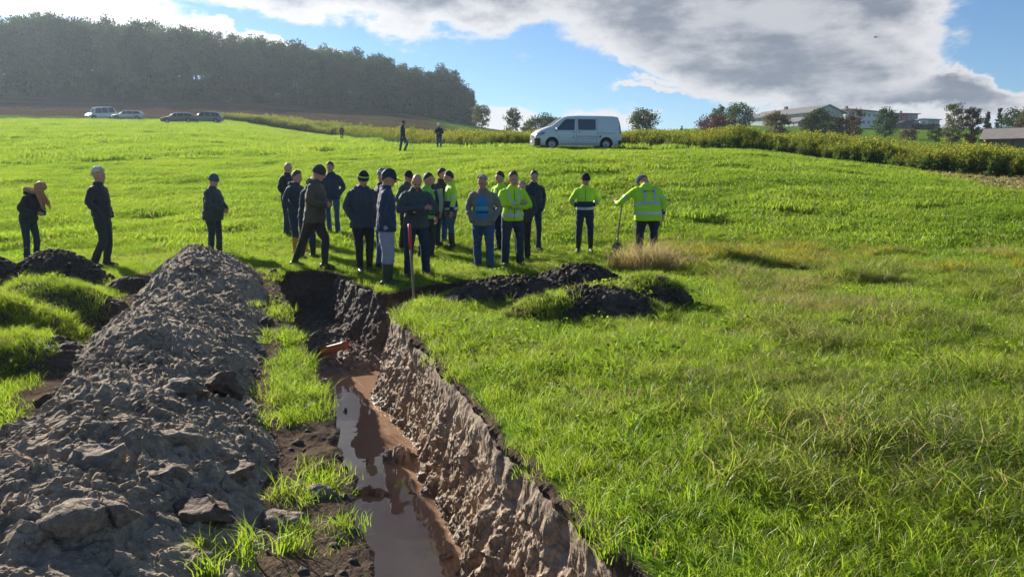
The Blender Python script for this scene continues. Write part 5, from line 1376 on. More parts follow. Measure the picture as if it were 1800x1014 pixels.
def build_vehicles():
    mat_plain('arch', (.012, .012, .013), .9, .2, .1); mat_plain('rim', (.38, .39, .41), .35, .5, .1, metal=.7)
    mat_plain('van_white', (.66, .68, .70), .30, .5, .04, coat=.4); mat_plain('car_white', (.70, .71, .72), .3, .5, .04, coat=.4); mat_plain('car_silver', (.42, .44, .46), .3, .5, .05, metal=.5, coat=.4)
    mat_plain('car_dark', (.07, .08, .095), .28, .6, .1, coat=.5); mat_plain('car_green', (.10, .13, .14), .28, .6, .1, coat=.5)
    mat_plain('glass', (.020, .030, .042), .06, .8, .1); mat_plain('plastic', (.035, .037, .040), .6, .4, .1); mat_plain('lamp_glass', (.55, .60, .65), .12, .7, .08); mat_plain('tail_red', (.35, .02, .02), .25, .6, .1)
    mat_plain('sticker', (.20, .22, .25), .6, .3, .1); mat_plain('sticker_orange', (.42, .12, .09), .6, .3, .1); mat_plain('seat_light', (.45, .55, .52), .7, .3, .2)
    # the white panel van
    p1 = place(980, 263); hd = math.pi + R(9)     # nose to the left and a little towards the camera
    st = [(2.62, .42, .72, .72, .66, .70), (2.60, .30, .86, .84, .74, .80), (2.50, .26, 1.00, .91, .80, .90), (2.30, .24, 1.14, .94, .84, .98), (1.95, .22, 1.27, .95, .86, 1.03), (1.62, .22, 1.38, .95, .86, 1.06),
          (1.25, .22, 1.66, .95, .82, 1.08), (.92, .22, 1.88, .95, .80, 1.09), (.62, .22, 1.955, .95, .80, 1.09), (0, .22, 1.99, .95, .81, 1.09), (-1.2, .22, 1.99, .95, .82, 1.09), (-2.1, .22, 1.975, .945, .81, 1.09), (-2.42, .24, 1.93, .93, .79, 1.09), (-2.55, .30, 1.60, .91, .80, 1.08), (-2.60, .34, 1.10, .90, .86, 1.0), (-2.62, .36, .75, .88, .85, .74)]
    st = [(-a, *b) for a, *b in st]; st = [(-a, *b) for a, *b in st]; st.sort(key=lambda s: s[0])
    wins = [('side_window', [(1.42, 1.12), (.28, 1.12), (.24, 1.77), (.74, 1.77), (.92, 1.66)], M['glass']),
            ('side_window', [(.06, 1.14), (-1.02, 1.14), (-1.02, 1.77), (.06, 1.77)], M['glass']),
            ('door_seam', [(.18, .45), (.165, .45), (.165, 1.85), (.18, 1.85)], M['plastic']), ('door_seam', [(-1.10, .45), (-1.113, .45), (-1.113, 1.85), (-1.10, 1.85)], M['plastic']),
            ('door_seam', [(1.16, .62), (1.148, .62), (1.40, 1.06), (1.412, 1.06)], M['plastic']),
            ('door_rail', [(-1.12, .955), (-2.20, .955), (-2.20, .975), (-1.12, .975)], M['plastic']),
            ('door_handle', [(.24, 1.005), (.42, 1.005), (.42, 1.035), (.24, 1.035)], M['plastic']), ('door_handle', [(-.14, 1.005), (.04, 1.005), (.04, 1.035), (-.14, 1.035)], M['plastic']),
            ('sill_trim', [(1.10, .34), (-1.28, .34), (-1.28, .36), (1.10, .36)], M['sticker']),
            ('tail_light', [(-2.50, .92), (-2.57, .92), (-2.54, 1.42), (-2.47, 1.42)], M['tail_red'])]
    def ex(root, body, sw, panel):
        # windscreen, bonnet line, bumpers, lamps, grille, plate, mirror
        V = []; F = []
        for j in range(5):
            x = 1.60 - .70*j/4
            zt = float(np.interp(x, [.92, 1.25, 1.62], [1.88, 1.66, 1.38])) + .012
            for i in range(7): q = (i-3)/3; w = float(np.interp(x, [.92, 1.62], [.70, .76])); V.append((x + .06*(1-q*q), q*w, zt - .07*abs(q)**2.5))
        for j in range(4):
            for i in range(6): F.append((j*7+i, j*7+i+1, j*7+i+8, j*7+i+7))
        link('windscreen', mesh_np('windscreen', V, F, (M['glass'],)), root)
        V = []; F = []
        pr = [(1.70, .955), (2.0, .955), (2.3, .945), (2.5, .91), (2.61, .80), (2.645, .5), (2.645, 0)]
        full = [(x, -w) for x, w in pr] + [(x, w) for x, w in reversed(pr[:-1])]
        def shell(nm, pts, z0, z1, mat):
            V = [(x, w, z0) for x, w in pts] + [(x, w, z1) for x, w in pts]; n = len(pts)
            link(nm, mesh_np(nm, V, [(k, k+1, k+1+n, k+n) for k in range(n-1)], (mat,)), root)
        fb = [(x+.02, w*1.012) for x, w in full if x > 2.2]
        shell('front_bumper', fb, .25, .66, M['plastic']); shell('grille', [(x+.03, w) for x, w in full if x > 2.6 and abs(w) < .75], .74, .84, M['plastic'])
        shell('number_plate', [(2.69, -.26), (2.69, .26)], .42, .53, M['white_paint'])
        for s in (-1, 1):
            e = Soup().ell((1.38, s*1.10, 1.16), (.07, .11, .12), None, 10, 8); link('mirror', mesh_np('mirror', e.V, e.F, (mats_w,)), root)
        panel('headlight', [(2.02, .98), (2.22, .84), (2.50, .80), (2.57, .84), (2.44, .93), (2.2, .99)], M['plastic'], out=.012); panel('headlight_glass', [(2.16, .93), (2.28, .86), (2.46, .83), (2.52, .86), (2.40, .91)], M['lamp_glass'], out=.02)
        shell('rear_bumper', [(-2.42, -.95), (-2.60, -.90), (-2.66, -.5), (-2.66, .5), (-2.60, .90), (-2.42, .95)], .30, .55, M['plastic'])
        V = [(-2.2, -.82, 1.985), (2, 0, 0)]
        # print on the side: emblem, two rows of letters, round mark
        txt = [(.46, .62, 'GARTNER & HAUSER')]
        for s in (-1, 1):
            cu = bpy.data.curves.new('lettering', 'FONT'); cu.body = 'Gartner & Hauser'; cu.size = .17; cu.extrude = .001; cu.align_x = 'CENTER'
            o = bpy.data.objects.new('t', cu); COL.objects.link(o); me = bpy.data.meshes.new_from_object(o.evaluated_get(bpy.context.evaluated_depsgraph_get())); bpy.data.objects.remove(o)
            me.materials.append(M['sticker']); me.name = 'lettering'; l = link('lettering', me, root); l.location = (-.48, s*.958, .72); l.rotation_euler = (R(90), 0, math.pi if s > 0 else 0)
            V = []; 
            for q in range(14): a = q*math.pi/7; V.append((-1.30 + .075*math.cos(a), s*.958, .77 + .075*math.sin(a)))
            link('round_mark', mesh_np('round_mark', V, [tuple(range(14))], (M['sticker_orange'],), False), root)
            link('emblem', mesh_np('emblem', [(.28, s*.958, .66), (.40, s*.958, .66), (.36, s*.958, .76), (.35, s*.958, .86), (.31, s*.958, .86), (.32, s*.958, .76)], [tuple(range(6))], (M['sticker'],), False), root)
            V = [(.20, s*.958, .64), (-1.12, s*.958, .64), (-1.12, s*.958, .652), (.20, s*.958, .652)]; link('underline', mesh_np('underline', V, [(0, 1, 2, 3)], (M['sticker'],), False), root)
    global mats_w
    mats_w = M['van_white']
    c, s = math.cos(hd), math.sin(hd)
    mid = place(1012, 263.5); z0 = gh(mid.x, mid.y)
    vehicle('panel_van', 'white panel van with dark side windows parked in front of the flowering strip', st, (1.62, -1.68), .335, {'paint': M['van_white']}, wins, ex, (mid.x, mid.y+.6, z0 + .02), hd, 'van')
    # cars far left
    def carst(L, H, hood, belt=.92, W=.88, wagon=True, rear=.0):
        f = L/2
        return sorted([(f, .38, .62, W*.80, W*.7, .55), (f-.06, .25, .72, W*.92, W*.8, .66), (f-.35, .2, .82, W, W*.86, .78), (f-hood, .2, .95, W, W*.86, belt), (f-hood-.35, .2, 1.20, W, W*.80, belt), (f-hood-.75, .2, H-.05, W, W*.74, belt),
                (0, .2, H, W, W*.74, belt), (-f+.9, .2, H-.03, W, W*.74, belt), (-f+.45, .2, H-.10 if wagon else H-.32, W, W*.74, belt), (-f+.12, .22, 1.05, W*.97, W*.80, belt), (-f+.02, .28, .90, W*.92, W*.84, .85), (-f, .38, .66, W*.86, W*.8, .6)])
    def cwin(L, H, hood, wagon=True, belt=.95):
        f = L/2; t = H-.10; w = [('side_window', [(f-hood-.30, belt), (.10, belt), (.10, t), (f-hood-.80, t)], M['glass']), ('side_window', [(.02, belt), (-.85, belt), (-.85, t), (.02, t)], M['glass'])]
        w.append(('side_window', [(-.93, belt), (-f+.35, belt+.02), (-f+.55, t-.02 if wagon else t-.15), (-.93, t)], M['glass'])); return w
    def cex(L, hood, H, paint):
        def f_(root, body, sw, panel):
            f = L/2; V = []; F = []
            for j in range(4):
                x = f-hood-.06-.62*j/3; zt = float(np.interp(x, [f-hood-.75, f-hood-.35, f-hood], [H-.05, 1.20, .95])) + .012
                for i in range(5): q = (i-2)/2; V.append((x+.04*(1-q*q), q*.60, zt-.05*abs(q)**2.5))
            for j in range(3):
                for i in range(4): F.append((j*5+i, j*5+i+1, j*5+i+6, j*5+i+5))
            link('windscreen', mesh_np('windscreen', V, F, (M['glass'],)), root)
            for s in (-1, 1):
                link('headlight', mesh_np('headlight', [(f-.30, s*.885, .78), (f-.30, s*.885, .66), (f-.02, s*.72, .60), (f-.03, s*.70, .71)], [(0, 1, 2, 3)], (M['lamp_glass'],), False), root)
                link('tail_light', mesh_np('tail_light', [(-f+.25, s*.885, .95), (-f+.25, s*.885, .78), (-f-.01, s*.76, .76), (-f+.03, s*.76, .95)], [(0, 1, 2, 3)], (M['tail_red'],), False), root)
                e = Soup().ell((f-hood-.45, s*.98, 1.0), (.06, .09, .07), None, 8, 6); link('mirror', mesh_np('mirror', e.V, e.F, (paint,)), root)
            V = [(f-.02, -.60, .30), (f+.012, -.3, .30), (f+.012, .3, .30), (f-.02, .60, .30), (f-.02, -.60, .46), (f+.012, -.3, .46), (f+.012, .3, .46), (f-.02, .60, .46)]
            link('grille', mesh_np('grille', V, [(0, 1, 5, 4), (1, 2, 6, 5), (2, 3, 7, 6)], (M['plastic'],), False), root)
        return f_
    # L, H, hood
    for (u, v, L, H, hood, paint, lab, hd_, wag, cat) in (
        (179, 210, 4.6, 1.90, .55, 'car_white', 'small white delivery van, leftmost of the far parked vehicles', math.pi+R(48), True, 'van'),
        (226, 212, 4.65, 1.48, 1.15, 'car_silver', 'silver estate car parked right of the small white van', math.pi+R(12), True, 'car'),
        (313, 217, 4.5, 1.45, 1.15, 'car_dark', 'dark car with bright roof edge, left of the greenish estate', math.pi+R(22), False, 'car'),
        (348, 217, 4.8, 1.62, 1.10, 'car_green', 'dark green estate car, rightmost of the far parked vehicles', math.pi+R(8), True, 'car')):
        P = place(u, v); n_ = 'delivery_van' if cat == 'van' else 'parked_car'
        dyy = 1.5 if '4' in str(0) else 0
        vehicle(n_, lab, carst(L, H, hood), (L/2-.85, -L/2+.85), .32, {'paint': M[paint]}, cwin(L, H, hood, wag), cex(L, hood, H, M[paint]), P + Vector((0, (3.0 if u == 348 else 0), .06 + (.25 if u == 348 else 0))), hd_, cat)
# ------------------------------------------------------------------ trees, the flowering strip, the wood
def leaf_mat(name, a, b, tr, autumn=None, amt=0.0):
    m, t, bs = new_mat(name); t.n.remove(bs); p = geo(t); oi = t.new('ShaderNodeObjectInfo').outputs['Random']
    n = t.noise(p, 1.3, 3, .6); n2 = t.noise(p, .35, 2)
    c = t.mix(t.smooth(n, .35, .65), a, b)
    if autumn: c = t.mix(t.math('MULTIPLY', t.smooth(t.math('ADD', t.math('MULTIPLY', n2, .6), t.math('MULTIPLY', oi, .4)), .42, .60), amt), c, autumn)
    c = t.mix(1.0, c, t.math('ADD', .6, t.math('MULTIPLY', oi, .8)), 'MULTIPLY')
    d = t.new('ShaderNodeBsdfDiffuse'); t.put(d.inputs[0], c); tl = t.new('ShaderNodeBsdfTranslucent'); t.put(tl.inputs[0], t.mix(.5, c, tr))
    ms = t.new('ShaderNodeMixShader'); ms.inputs[0].default_value = .38; t.l.new(d.outputs[0], ms.inputs[1]); t.l.new(tl.outputs[0], ms.inputs[2]); t.l.new(ms.outputs[0], t.n.get('Material Output').inputs[0])
    return m
def tree_meshes(seed, h, cr, c0, leaves, ls, mats, kind='broad', limbs=9):
    """trunk with limbs, and a crown of leaf clumps; h height, cr crown radius, c0 where the crown starts (share of h)"""
    rg = np.random.default_rng(seed); rd = random.Random(seed)
    V = []; F = []; 
    def add(pts, rad, n=7):
        p, r = smooth_path(pts, rad, 2); v, f = tube_np(p, r, n, True); b = len(V); V.extend(v); F.extend([tuple(x+b for x in q) for q in f])
    tr = max(.03, h*.016); bend = [Vector((rd.uniform(-.02, .02)*h, rd.uniform(-.02, .02)*h, 0)) for _ in range(4)]
    P = [Vector((0, 0, -.3)), Vector((0, 0, h*.25)) + bend[0], Vector((0, 0, h*.55)) + bend[1], Vector((0, 0, h*.92)) + bend[2]]
    add(P, [tr*1.3, tr, tr*.65, tr*.12], 8)
    ends = []
    for k in range(limbs):
        z = h*(c0 + (.85-c0)*(k+.3)/limbs); a = k*2.4 + rd.uniform(-.4, .4)
        env = math.sin(math.pi*min(1, max(.08, (z/h - c0)/(1-c0)*.85+.15)))**.6 if kind != 'conifer' else (1 - (z/h-c0)/(1-c0))
        L = cr*env*rd.uniform(.7, 1.05); up = (.55 if kind == 'broad' else (-.15 if kind == 'conifer' else 1.2))
        s = Vector((0, 0, z)) + bend[1]*(z/h); e = s + Vector((math.cos(a)*L, math.sin(a)*L, L*up*rd.uniform(.6, 1.1)))
        e.z = min(e.z, h*(1 - .30*(math.hypot(e.x, e.y)/cr)**2) - cr*.22)
        m_ = (s+e)/2 + Vector((0, 0, L*.08)); add([s, m_, e], [tr*.42*(1-.4*z/h), tr*.25, tr*.06], 6); ends += [e, m_, (m_+e)/2]
    trunk = (V, F)
    # clump centres: limb ends plus points through the crown volume
    C = [np.array(e) for e in ends]
    nC = int(len(C)*1.6) + 14
    while len(C) < nC:
        zz = rg.uniform(c0, 1.0); q = (zz-c0)/(1-c0)
        env = {'broad': (math.sin(math.pi*(q*.82+.14))**.7), 'conifer': 1.02 - q, 'thin': .55 + .45*math.sin(math.pi*q), 'tall': math.sin(math.pi*(q*.80+.15))**.5}[kind]
        a = rg.uniform(0, 6.283); rr = cr*env*math.sqrt(rg.uniform(.15, 1.0)); C.append(np.array((math.cos(a)*rr, math.sin(a)*rr, min(zz*h*.97, h*(1 - .30*(rr/cr)**2) - cr*.16*(kind != 'conifer')))))
    C = np.array(C); cw = rg.uniform(.5, 1.3, len(C)); sg = cr*(.20 if kind != 'conifer' else .16)
    idx = rg.choice(len(C), leaves, p=cw/cw.sum()); pos = C[idx] + np.clip(rg.normal(0, 1, (leaves, 3)), -1.7, 1.7)*np.array([sg, sg, sg*.75])*cw[idx][:, None]
    low = pos[:, 2] < h*c0*.8; pos[low, 2] = h*c0*.8 + rg.random(int(low.sum()))*h*.12; pos = pos[pos[:, 2] < h*1.04]; leaves = len(pos)
    n1 = rg.normal(size=(leaves, 3)); n1 /= np.linalg.norm(n1, axis=1, keepdims=True); n2 = np.cross(n1, rg.normal(size=(leaves, 3))); n2 /= np.linalg.norm(n2, axis=1, keepdims=True)
    s = ls*rg.uniform(.5, 1.3, leaves)[:, None]
    Q = np.stack([pos - n1*s, pos + n2*s*.6, pos + n1*s, pos - n2*s*.6], 1).reshape(-1, 3); FF = np.arange(leaves*4).reshape(-1, 4)
    crown = mesh_np('crown', Q, FF, (mats[1],), True); tm = mesh_np('trunk', trunk[0], trunk[1], (mats[0],), True)
    return tm, crown
def make_tree(name, label, group, meshes, loc, rot=0, sc=1.0, sx=1.0):
    root = empty(name, loc, rot); root.scale = (sc*sx, sc*sx, sc); tag(root, label, 'tree', group)
    link('trunk', meshes[0], root); link('crown', meshes[1], root); return root
def hill(u, Y, v=None):
    x = (u-900)/FPX*Y*math.cos(PITCH); x = at_depth(u, 300, Y).x; z = gh(x, Y)
    return Vector((x, Y, z))
def top_z(u, v, Y): return at_depth(u, v, Y).z
def build_wood():
    bark = mat_plain('bark', (.055, .045, .038), .9, .2, .3, 3); bark2 = mat_plain('bark_grey', (.11, .10, .085), .9, .2, .3, 3)
    dark = leaf_mat('leaf_dark', (.018, .042, .018), (.040, .074, .026), (.08, .16, .03), (.11, .075, .03), .25)
    protos = [tree_meshes(700+k, 21, 4.3 + .5*(k % 2), (.34, .18, .42, .26, .30, .38)[k], 3800, .42, (bark, dark), 'tall', 14) for k in range(6)]
    rg = random.Random(3); n = 0
    U = [-520, -160, 0, 150, 300, 480, 640, 780, 815, 830]; TOP = [0, 22, 26, 34, 44, 74, 96, 121, 140, 165]; YB = [190, 200, 205, 212, 220, 240, 258, 280, 284, 286]
    for row, (dy, step, j) in enumerate(((0, 21, 0), (8, 22, 9), (17, 26, 4))):
        u = -500 + j
        while u < 828:
            Y = float(np.interp(u, U, YB)) + dy + rg.uniform(-2, 2); p = hill(u, Y); top = top_z(u, float(np.interp(u, U, TOP)) + rg.uniform(-15, 15) + (3 if row else 0), Y); h = max(7, top - p.z)
            nm = 'forest_tree'; lab = 'tall broadleaved tree in the dark wood along the ridge on the left'; g_ = 'trees of the wood on the left ridge'
            make_tree(nm, lab, g_, protos[rg.randrange(6)], p, rg.uniform(0, 6.28), h/21, rg.uniform(.68, .98)*(21/h)**.25); n += 1
            u += step*rg.uniform(.75, 1.25)*(1 if u > -110 else 1.8)
    # undergrowth in and behind the wood: one mass
    rr = RNG; q = 800; u = rr.uniform(-150, 835, q); Y = np.interp(u, U, YB) + rr.uniform(-3, 26, q)
    x = (u-900)/FPX*Y; bush = [src(tree_meshes(740+k, 3.2, 1.7, .05, 420, .34, (bark, dark), 'broad', 5)[1]) for k in range(3)]
    scatter('undergrowth', np.stack([x, Y, base_h(x, Y)-.3], -1), np.tile([0, 0, 1.0], (q, 1)), rr.uniform(.5, 1.3, q)*np.where(rr.random(q) < .25, 2.0, 1), rr.integers(0, 3, q), bush, 'low dark undergrowth at the foot of the wood')
def build_trees():
    bark = M['bark']; bark2 = M['bark_grey']
    L = {'dk': leaf_mat('leaf_green', (.030, .055, .018), (.060, .095, .028), (.12, .20, .04), (.12, .10, .03), .3),
         'red': leaf_mat('leaf_red', (.085, .028, .022), (.15, .055, .035), (.25, .08, .04)), 'or': leaf_mat('leaf_orange', (.13, .095, .025), (.17, .14, .04), (.30, .22, .05), (.20, .10, .03), .7),
         'pale': leaf_mat('leaf_pale', (.085, .105, .045), (.15, .165, .075), (.2, .22, .08), (.18, .14, .07), .5), 'br': leaf_mat('leaf_brown', (.09, .06, .035), (.15, .10, .055), (.2, .14, .06)),
         'con': leaf_mat('leaf_conifer', (.018, .034, .018), (.032, .050, .026), (.03, .06, .02))}
    T = [ # u, distance, top row, crown half width (px), kind, leaf, crown start, leaves, name, label
     (848, 190, 184, 14, 'thin', 'pale', .12, 1300, 'birch_tree', 'thin see-through tree just right of the end of the wood'),
     (838, 200, 180, 9, 'thin', 'pale', .2, 600, 'birch_tree', 'sparse twiggy treetop between the wood and the thin see-through tree'),
     (902, 175, 191, 13, 'tall', 'dk', .12, 1800, 'broadleaf_tree', 'small pointed dark green tree alone on the skyline left of the van'),
     (952, 165, 200, 24, 'broad', 'dk', .02, 2600, 'bushy_tree', 'round dark bushy tree right behind the nose of the van'),
     (928, 180, 213, 12, 'broad', 'dk', .02, 900, 'shrub', 'low shrub on the skyline left of the round bushy tree'),
     (976, 185, 203, 12, 'thin', 'pale', .05, 900, 'shrub', 'pale shrub sticking out above the windscreen of the van'),
     (1128, 150, 190, 24, 'broad', 'dk', .14, 3400, 'fruit_tree', 'round crowned solitary tree on the skyline right of the van'),
     (1196, 170, 222, 4, 'conifer', 'con', .05, 260, 'young_tree', 'tiny young tree on the skyline between the solitary tree and the red one'),
     (1253, 170, 201, 30, 'broad', 'red', .04, 3400, 'red_tree', 'dark red leaved tree at the left end of the hilltop trees'),
     (1259, 180, 184, 14, 'broad', 'dk', .3, 1500, 'broadleaf_tree', 'dark treetop standing up behind the red leaved tree'),
     (1294, 172, 181, 27, 'broad', 'dk', .04, 4200, 'broadleaf_tree', 'large dark green tree left of the long hall'),
     (1360, 158, 196, 21, 'broad', 'or', .03, 3200, 'autumn_tree', 'rounded yellow orange autumn tree in front of the long hall'),
     (1420, 170, 199, 16, 'broad', 'dk', .22, 2000, 'broadleaf_tree', 'dark green tree before the middle of the long hall'),
     (1436, 176, 191, 19, 'broad', 'dk', .08, 2800, 'broadleaf_tree', 'tall green tree in front of the gable of the long hall'),
     (1462, 180, 201, 17, 'broad', 'dk', .05, 2000, 'broadleaf_tree', 'green tree right of the gable of the long hall'),
     (1482, 172, 203, 17, 'broad', 'br', .05, 1900, 'autumn_tree', 'rusty brown autumn tree left of the white house'),
     (1500, 166, 190, 13, 'thin', 'br', .12, 1000, 'twiggy_tree', 'almost bare twiggy tree in front of the white house'),
     (1551, 175, 188, 17, 'broad', 'dk', .08, 2300, 'broadleaf_tree', 'green tree hiding the right side of the white house'),
     (1592, 165, 226, 14, 'broad', 'br', .0, 800, 'shrub', 'reddish shrub below the gabled shed'),
     (1640, 150, 222, 12, 'broad', 'dk', .0, 900, 'shrub', 'dark shrub left of the two tall pale trees'),
     (1670, 128, 178, 17, 'thin', 'pale', .06, 3200, 'slender_tree', 'left and taller of the two slender pale trees before the barn'),
     (1702, 126, 186, 15, 'thin', 'br', .06, 3000, 'slender_tree', 'right one of the two slender trees, browner'),
     (1728, 200, 195, 9, 'conifer', 'con', .05, 1400, 'spruce_tree', 'dark spruce just right of the slender brown tree'),
     (1748, 205, 190, 8, 'conifer', 'con', .05, 1300, 'spruce_tree', 'narrow pointed spruce above the barn roof'),
     (1772, 190, 190, 19, 'broad', 'dk', .04, 2300, 'broadleaf_tree', 'broad greenish tree above the barn roof'),
     (1798, 185, 187, 16, 'tall', 'pale', .04, 2000, 'broadleaf_tree', 'tree cut by the right picture edge above the barn'),
     (1786, 160, 210, 13, 'broad', 'br', .0, 900, 'shrub', 'brown shrub directly over the barn roof'),
     (1462, 268, 188, 4, 'conifer', 'con', .05, 300, 'young_tree', 'tiny dark conifer showing above the roof between hall and white house'),
     (1735, 125, 224, 14, 'broad', 'br', .0, 900, 'shrub', 'brownish shrub at the left end of the barn')]
    for k, (u, Y, tv, hw, kind, lf, c0, nl, nm, lab) in enumerate(T):
        p = hill(u, Y); h = top_z(u, tv, Y) - p.z; cr = hw*Y/FPX
        tm = tree_meshes(800+k, h, cr, c0, int(nl*1.2), max(.13, Y/FPX*1.5), (bark2 if lf == 'pale' else bark, L[lf]), kind, 10 if nl > 1000 else 6)
        make_tree(nm, lab, None, tm, p, 0, 1.0)
def build_mustard():
    lf = leaf_mat('crop_leaf', (.095, .155, .05), (.18, .25, .08), (.18, .36, .06), (.17, .14, .05), .35); fl = leaf_mat('crop_flower', (.55, .45, .03), (.40, .42, .05), (.75, .65, .05)); stm = leaf_mat('crop_stem', (.12, .15, .05), (.16, .18, .07), (.2, .25, .06))
    protos = []
    for k in range(4):
        rg = np.random.default_rng(900+k); V = []; F = []; MI = []
        def quad(c, a, b, mi):
            i = len(V); V.extend([c-a-b*.4, c-a*.2+b, c+a, c+a*.1-b]); F.append((i, i+1, i+2, i+3)); MI.append(mi)
        for s in range(9):
            x, y = rg.normal(0, .19, 2); hh = rg.uniform(.85, 1.35); lx, ly = rg.normal(0, .12, 2)
            i = len(V); w = .008
            V.extend([np.array((x-w, y, 0)), np.array((x+w, y, 0)), np.array((x+lx+w*.5, y+ly, hh)), np.array((x+lx-w*.5, y+ly, hh))]); F.append((i, i+1, i+2, i+3)); MI.append(1)
            for q in range(11):
                t = rg.uniform(.08, .85); c = np.array((x+lx*t, y+ly*t, hh*t)) + rg.normal(0, .07, 3); d = rg.normal(size=3); d[2] *= .5; d /= np.linalg.norm(d); e = np.cross(d, rg.normal(size=3)); e /= np.linalg.norm(e); sz = rg.uniform(.05, .11)*(1.35-t*.8)
                quad(c, d*sz, e*sz*.55, 0)
            for q in range(8):
                t = rg.uniform(.80, 1.06); c = np.array((x+lx*t, y+ly*t, hh*t)) + rg.normal(0, .050, 3); d = rg.normal(size=3); d /= np.linalg.norm(d); e = np.cross(d, rg.normal(size=3)); e /= np.linalg.norm(e); sz = rg.uniform(.018, .040)
                quad(c, d*sz, e*sz, 2 if rg.random() < .55 else 0)
        protos.append(src(mesh_np('crop', np.array(V), np.array(F), (lf, stm, fl), True, MI)))
    xs, ys = [], []
    t = RNG.uniform(_MT[0], .78, 46000); d = RNG.random(46000)
    front = mustard_front(t); back = mustard_back(t); dep = np.where(RNG.random(46000) < .5, d*4.0, d*(back-front)); y = front + dep + .5*fbm(t*60, t*0, seed=77, octv=3)
    w = y*(mustard_front(t) > 0)                        # thin out evenly by area
    keep = RNG.random(46000) < np.clip(y/130, .28, 1)*.85
    x = t*y; x, y = x[keep], y[keep]; dd = (y - mustard_front(x/y))
    sc = RNG.uniform(.62, 1.12, len(x))*(.55 + .58*vnoise(x*.45, y*.45, seed=78)) * np.where(dd < .6, .8, 1)
    scatter('flowering_mustard', np.stack([x, y, base_h(x, y)-.03], -1), np.tile([0, 0, 1.0], (len(x), 1)), sc, RNG.integers(0, 4, len(x)), protos, 'strip of yellow flowering catch crop across the slope', tilt=.10)
    # dry stalks and clods on the bare strip at the right
    q = 900; t = RNG.uniform(.50, .80, q); y = mustard_front(t)*RNG.uniform(.80, 1.0, q); x = t*y; pm = plough_mask(x, y) > .4; x, y = x[pm], y[pm]
    sb = [src(blades_mesh('stubble', 60, .35, .06, .22, .012, (M['straw'], M['rough_blade']), 950+k, 1.6, 2, .3)) for k in range(2)]; rk = src(rock_mesh('clods', 955, M['brown_clod'], 1, .7, .5))
    ix = RNG.integers(0, 3, len(x)); scatter('stubble', np.stack([x, y, base_h(x, y)], -1), np.tile([0, 0, 1.0], (len(x), 1)), np.where(ix == 2, .16, 1.0)*RNG.uniform(.6, 1.2, len(x)), ix, sb + [rk], 'dry stalks and clods on the bare strip at the right edge', tilt=.2)
# ------------------------------------------------------------------ buildings on the hill
def frame_pts(o, ax, ay): return lambda a, b, z: Vector((o.x + ax.x*a + ay.x*b, o.y + ax.y*a + ay.y*b, z))
def boxm(nm, P, a0, a1, b0, b1, z0, z1, mat, parent, label=None):
    V = [P(a0, b0, z0), P(a1, b0, z0), P(a1, b1, z0), P(a0, b1, z0), P(a0, b0, z1), P(a1, b0, z1), P(a1, b1, z1), P(a0, b1, z1)]
    return link(nm, mesh_np(nm, V, [(3, 2, 1, 0), (4, 5, 6, 7), (0, 1, 5, 4), (1, 2, 6, 5), (2, 3, 7, 6), (3, 0, 4, 7)], (mat,), False), parent)
def win(P, a, z, w, h, b, parent, side='b', tall=0, sgn=-1, glass='window_glass'):
    """window on the wall b = const (or a = const): frame proud of the wall, pane inside it"""
    if side == 'b': Q = P
    else: Q = lambda x, y, zz: P(y, x, zz)
    f = boxm('window', Q, a-w/2, a+w/2, min(b, b+sgn*.10), max(b, b+sgn*.10), z, z+h, M['window_frame'], parent)
    boxm('pane', Q, a-w/2+.09, a+w/2-.09, min(b+sgn*.09, b+sgn*.13), max(b+sgn*.09, b+sgn*.13), z+.09, z+h-.09, M[glass], f)
def roof_gable(nm, P, a0, a1, b0, b1, ze, zr, mat, parent, ov=.6, th=.25):
    m = (b0+b1)/2; V = []; s = (zr-ze)/((b1-b0)/2)
    for a in (a0-ov, a1+ov):
        V += [P(a, b0-ov, ze-s*ov), P(a, m, zr), P(a, b1+ov, ze-s*ov), P(a, b1+ov, ze-s*ov-th), P(a, m, zr-th), P(a, b0-ov, ze-s*ov-th)]
    F = [(0, 1, 7, 6), (1, 2, 8, 7), (2, 3, 9, 8), (3, 4, 10, 9), (4, 5, 11, 10), (5, 0, 6, 11), (0, 5, 4, 1), (1, 4, 3, 2), (6, 7, 10, 11), (7, 8, 9, 10)]
    return link(nm, mesh_np(nm, V, F, (mat,), False), parent)
def roof_hip(nm, P, a0, a1, b0, b1, ze, zr, mat, parent, ov=.8):
    a0 -= ov; a1 += ov; b0 -= ov; b1 += ov; m = (b0+b1)/2; k = min((b1-b0)/2, (a1-a0)/2-.3)
    V = [P(a0, b0, ze), P(a1, b0, ze), P(a1, b1, ze), P(a0, b1, ze), P(a0+k, m, zr), P(a1-k, m, zr)] + [P(a0, b0, ze-.22), P(a1, b0, ze-.22), P(a1, b1, ze-.22), P(a0, b1, ze-.22)]
    return link(nm, mesh_np(nm, V, [(0, 1, 5, 4), (1, 2, 5), (2, 3, 4, 5), (3, 0, 4), (6, 7, 1, 0), (7, 8, 2, 1), (8, 9, 3, 2), (9, 6, 0, 3), (9, 8, 7, 6)], (mat,), False), parent)
def gable_wall(P, a, b0, b1, ze, zr, mat, parent):
    m = (b0+b1)/2; V = [P(a, b0, ze), P(a, b1, ze), P(a, m, zr), P(a-.3, b0, ze), P(a-.3, b1, ze), P(a-.3, m, zr)]
    link('gable', mesh_np('gable', V, [(0, 1, 2), (5, 4, 3), (0, 3, 4, 1), (1, 4, 5, 2), (2, 5, 3, 0)], (mat,), False), parent)
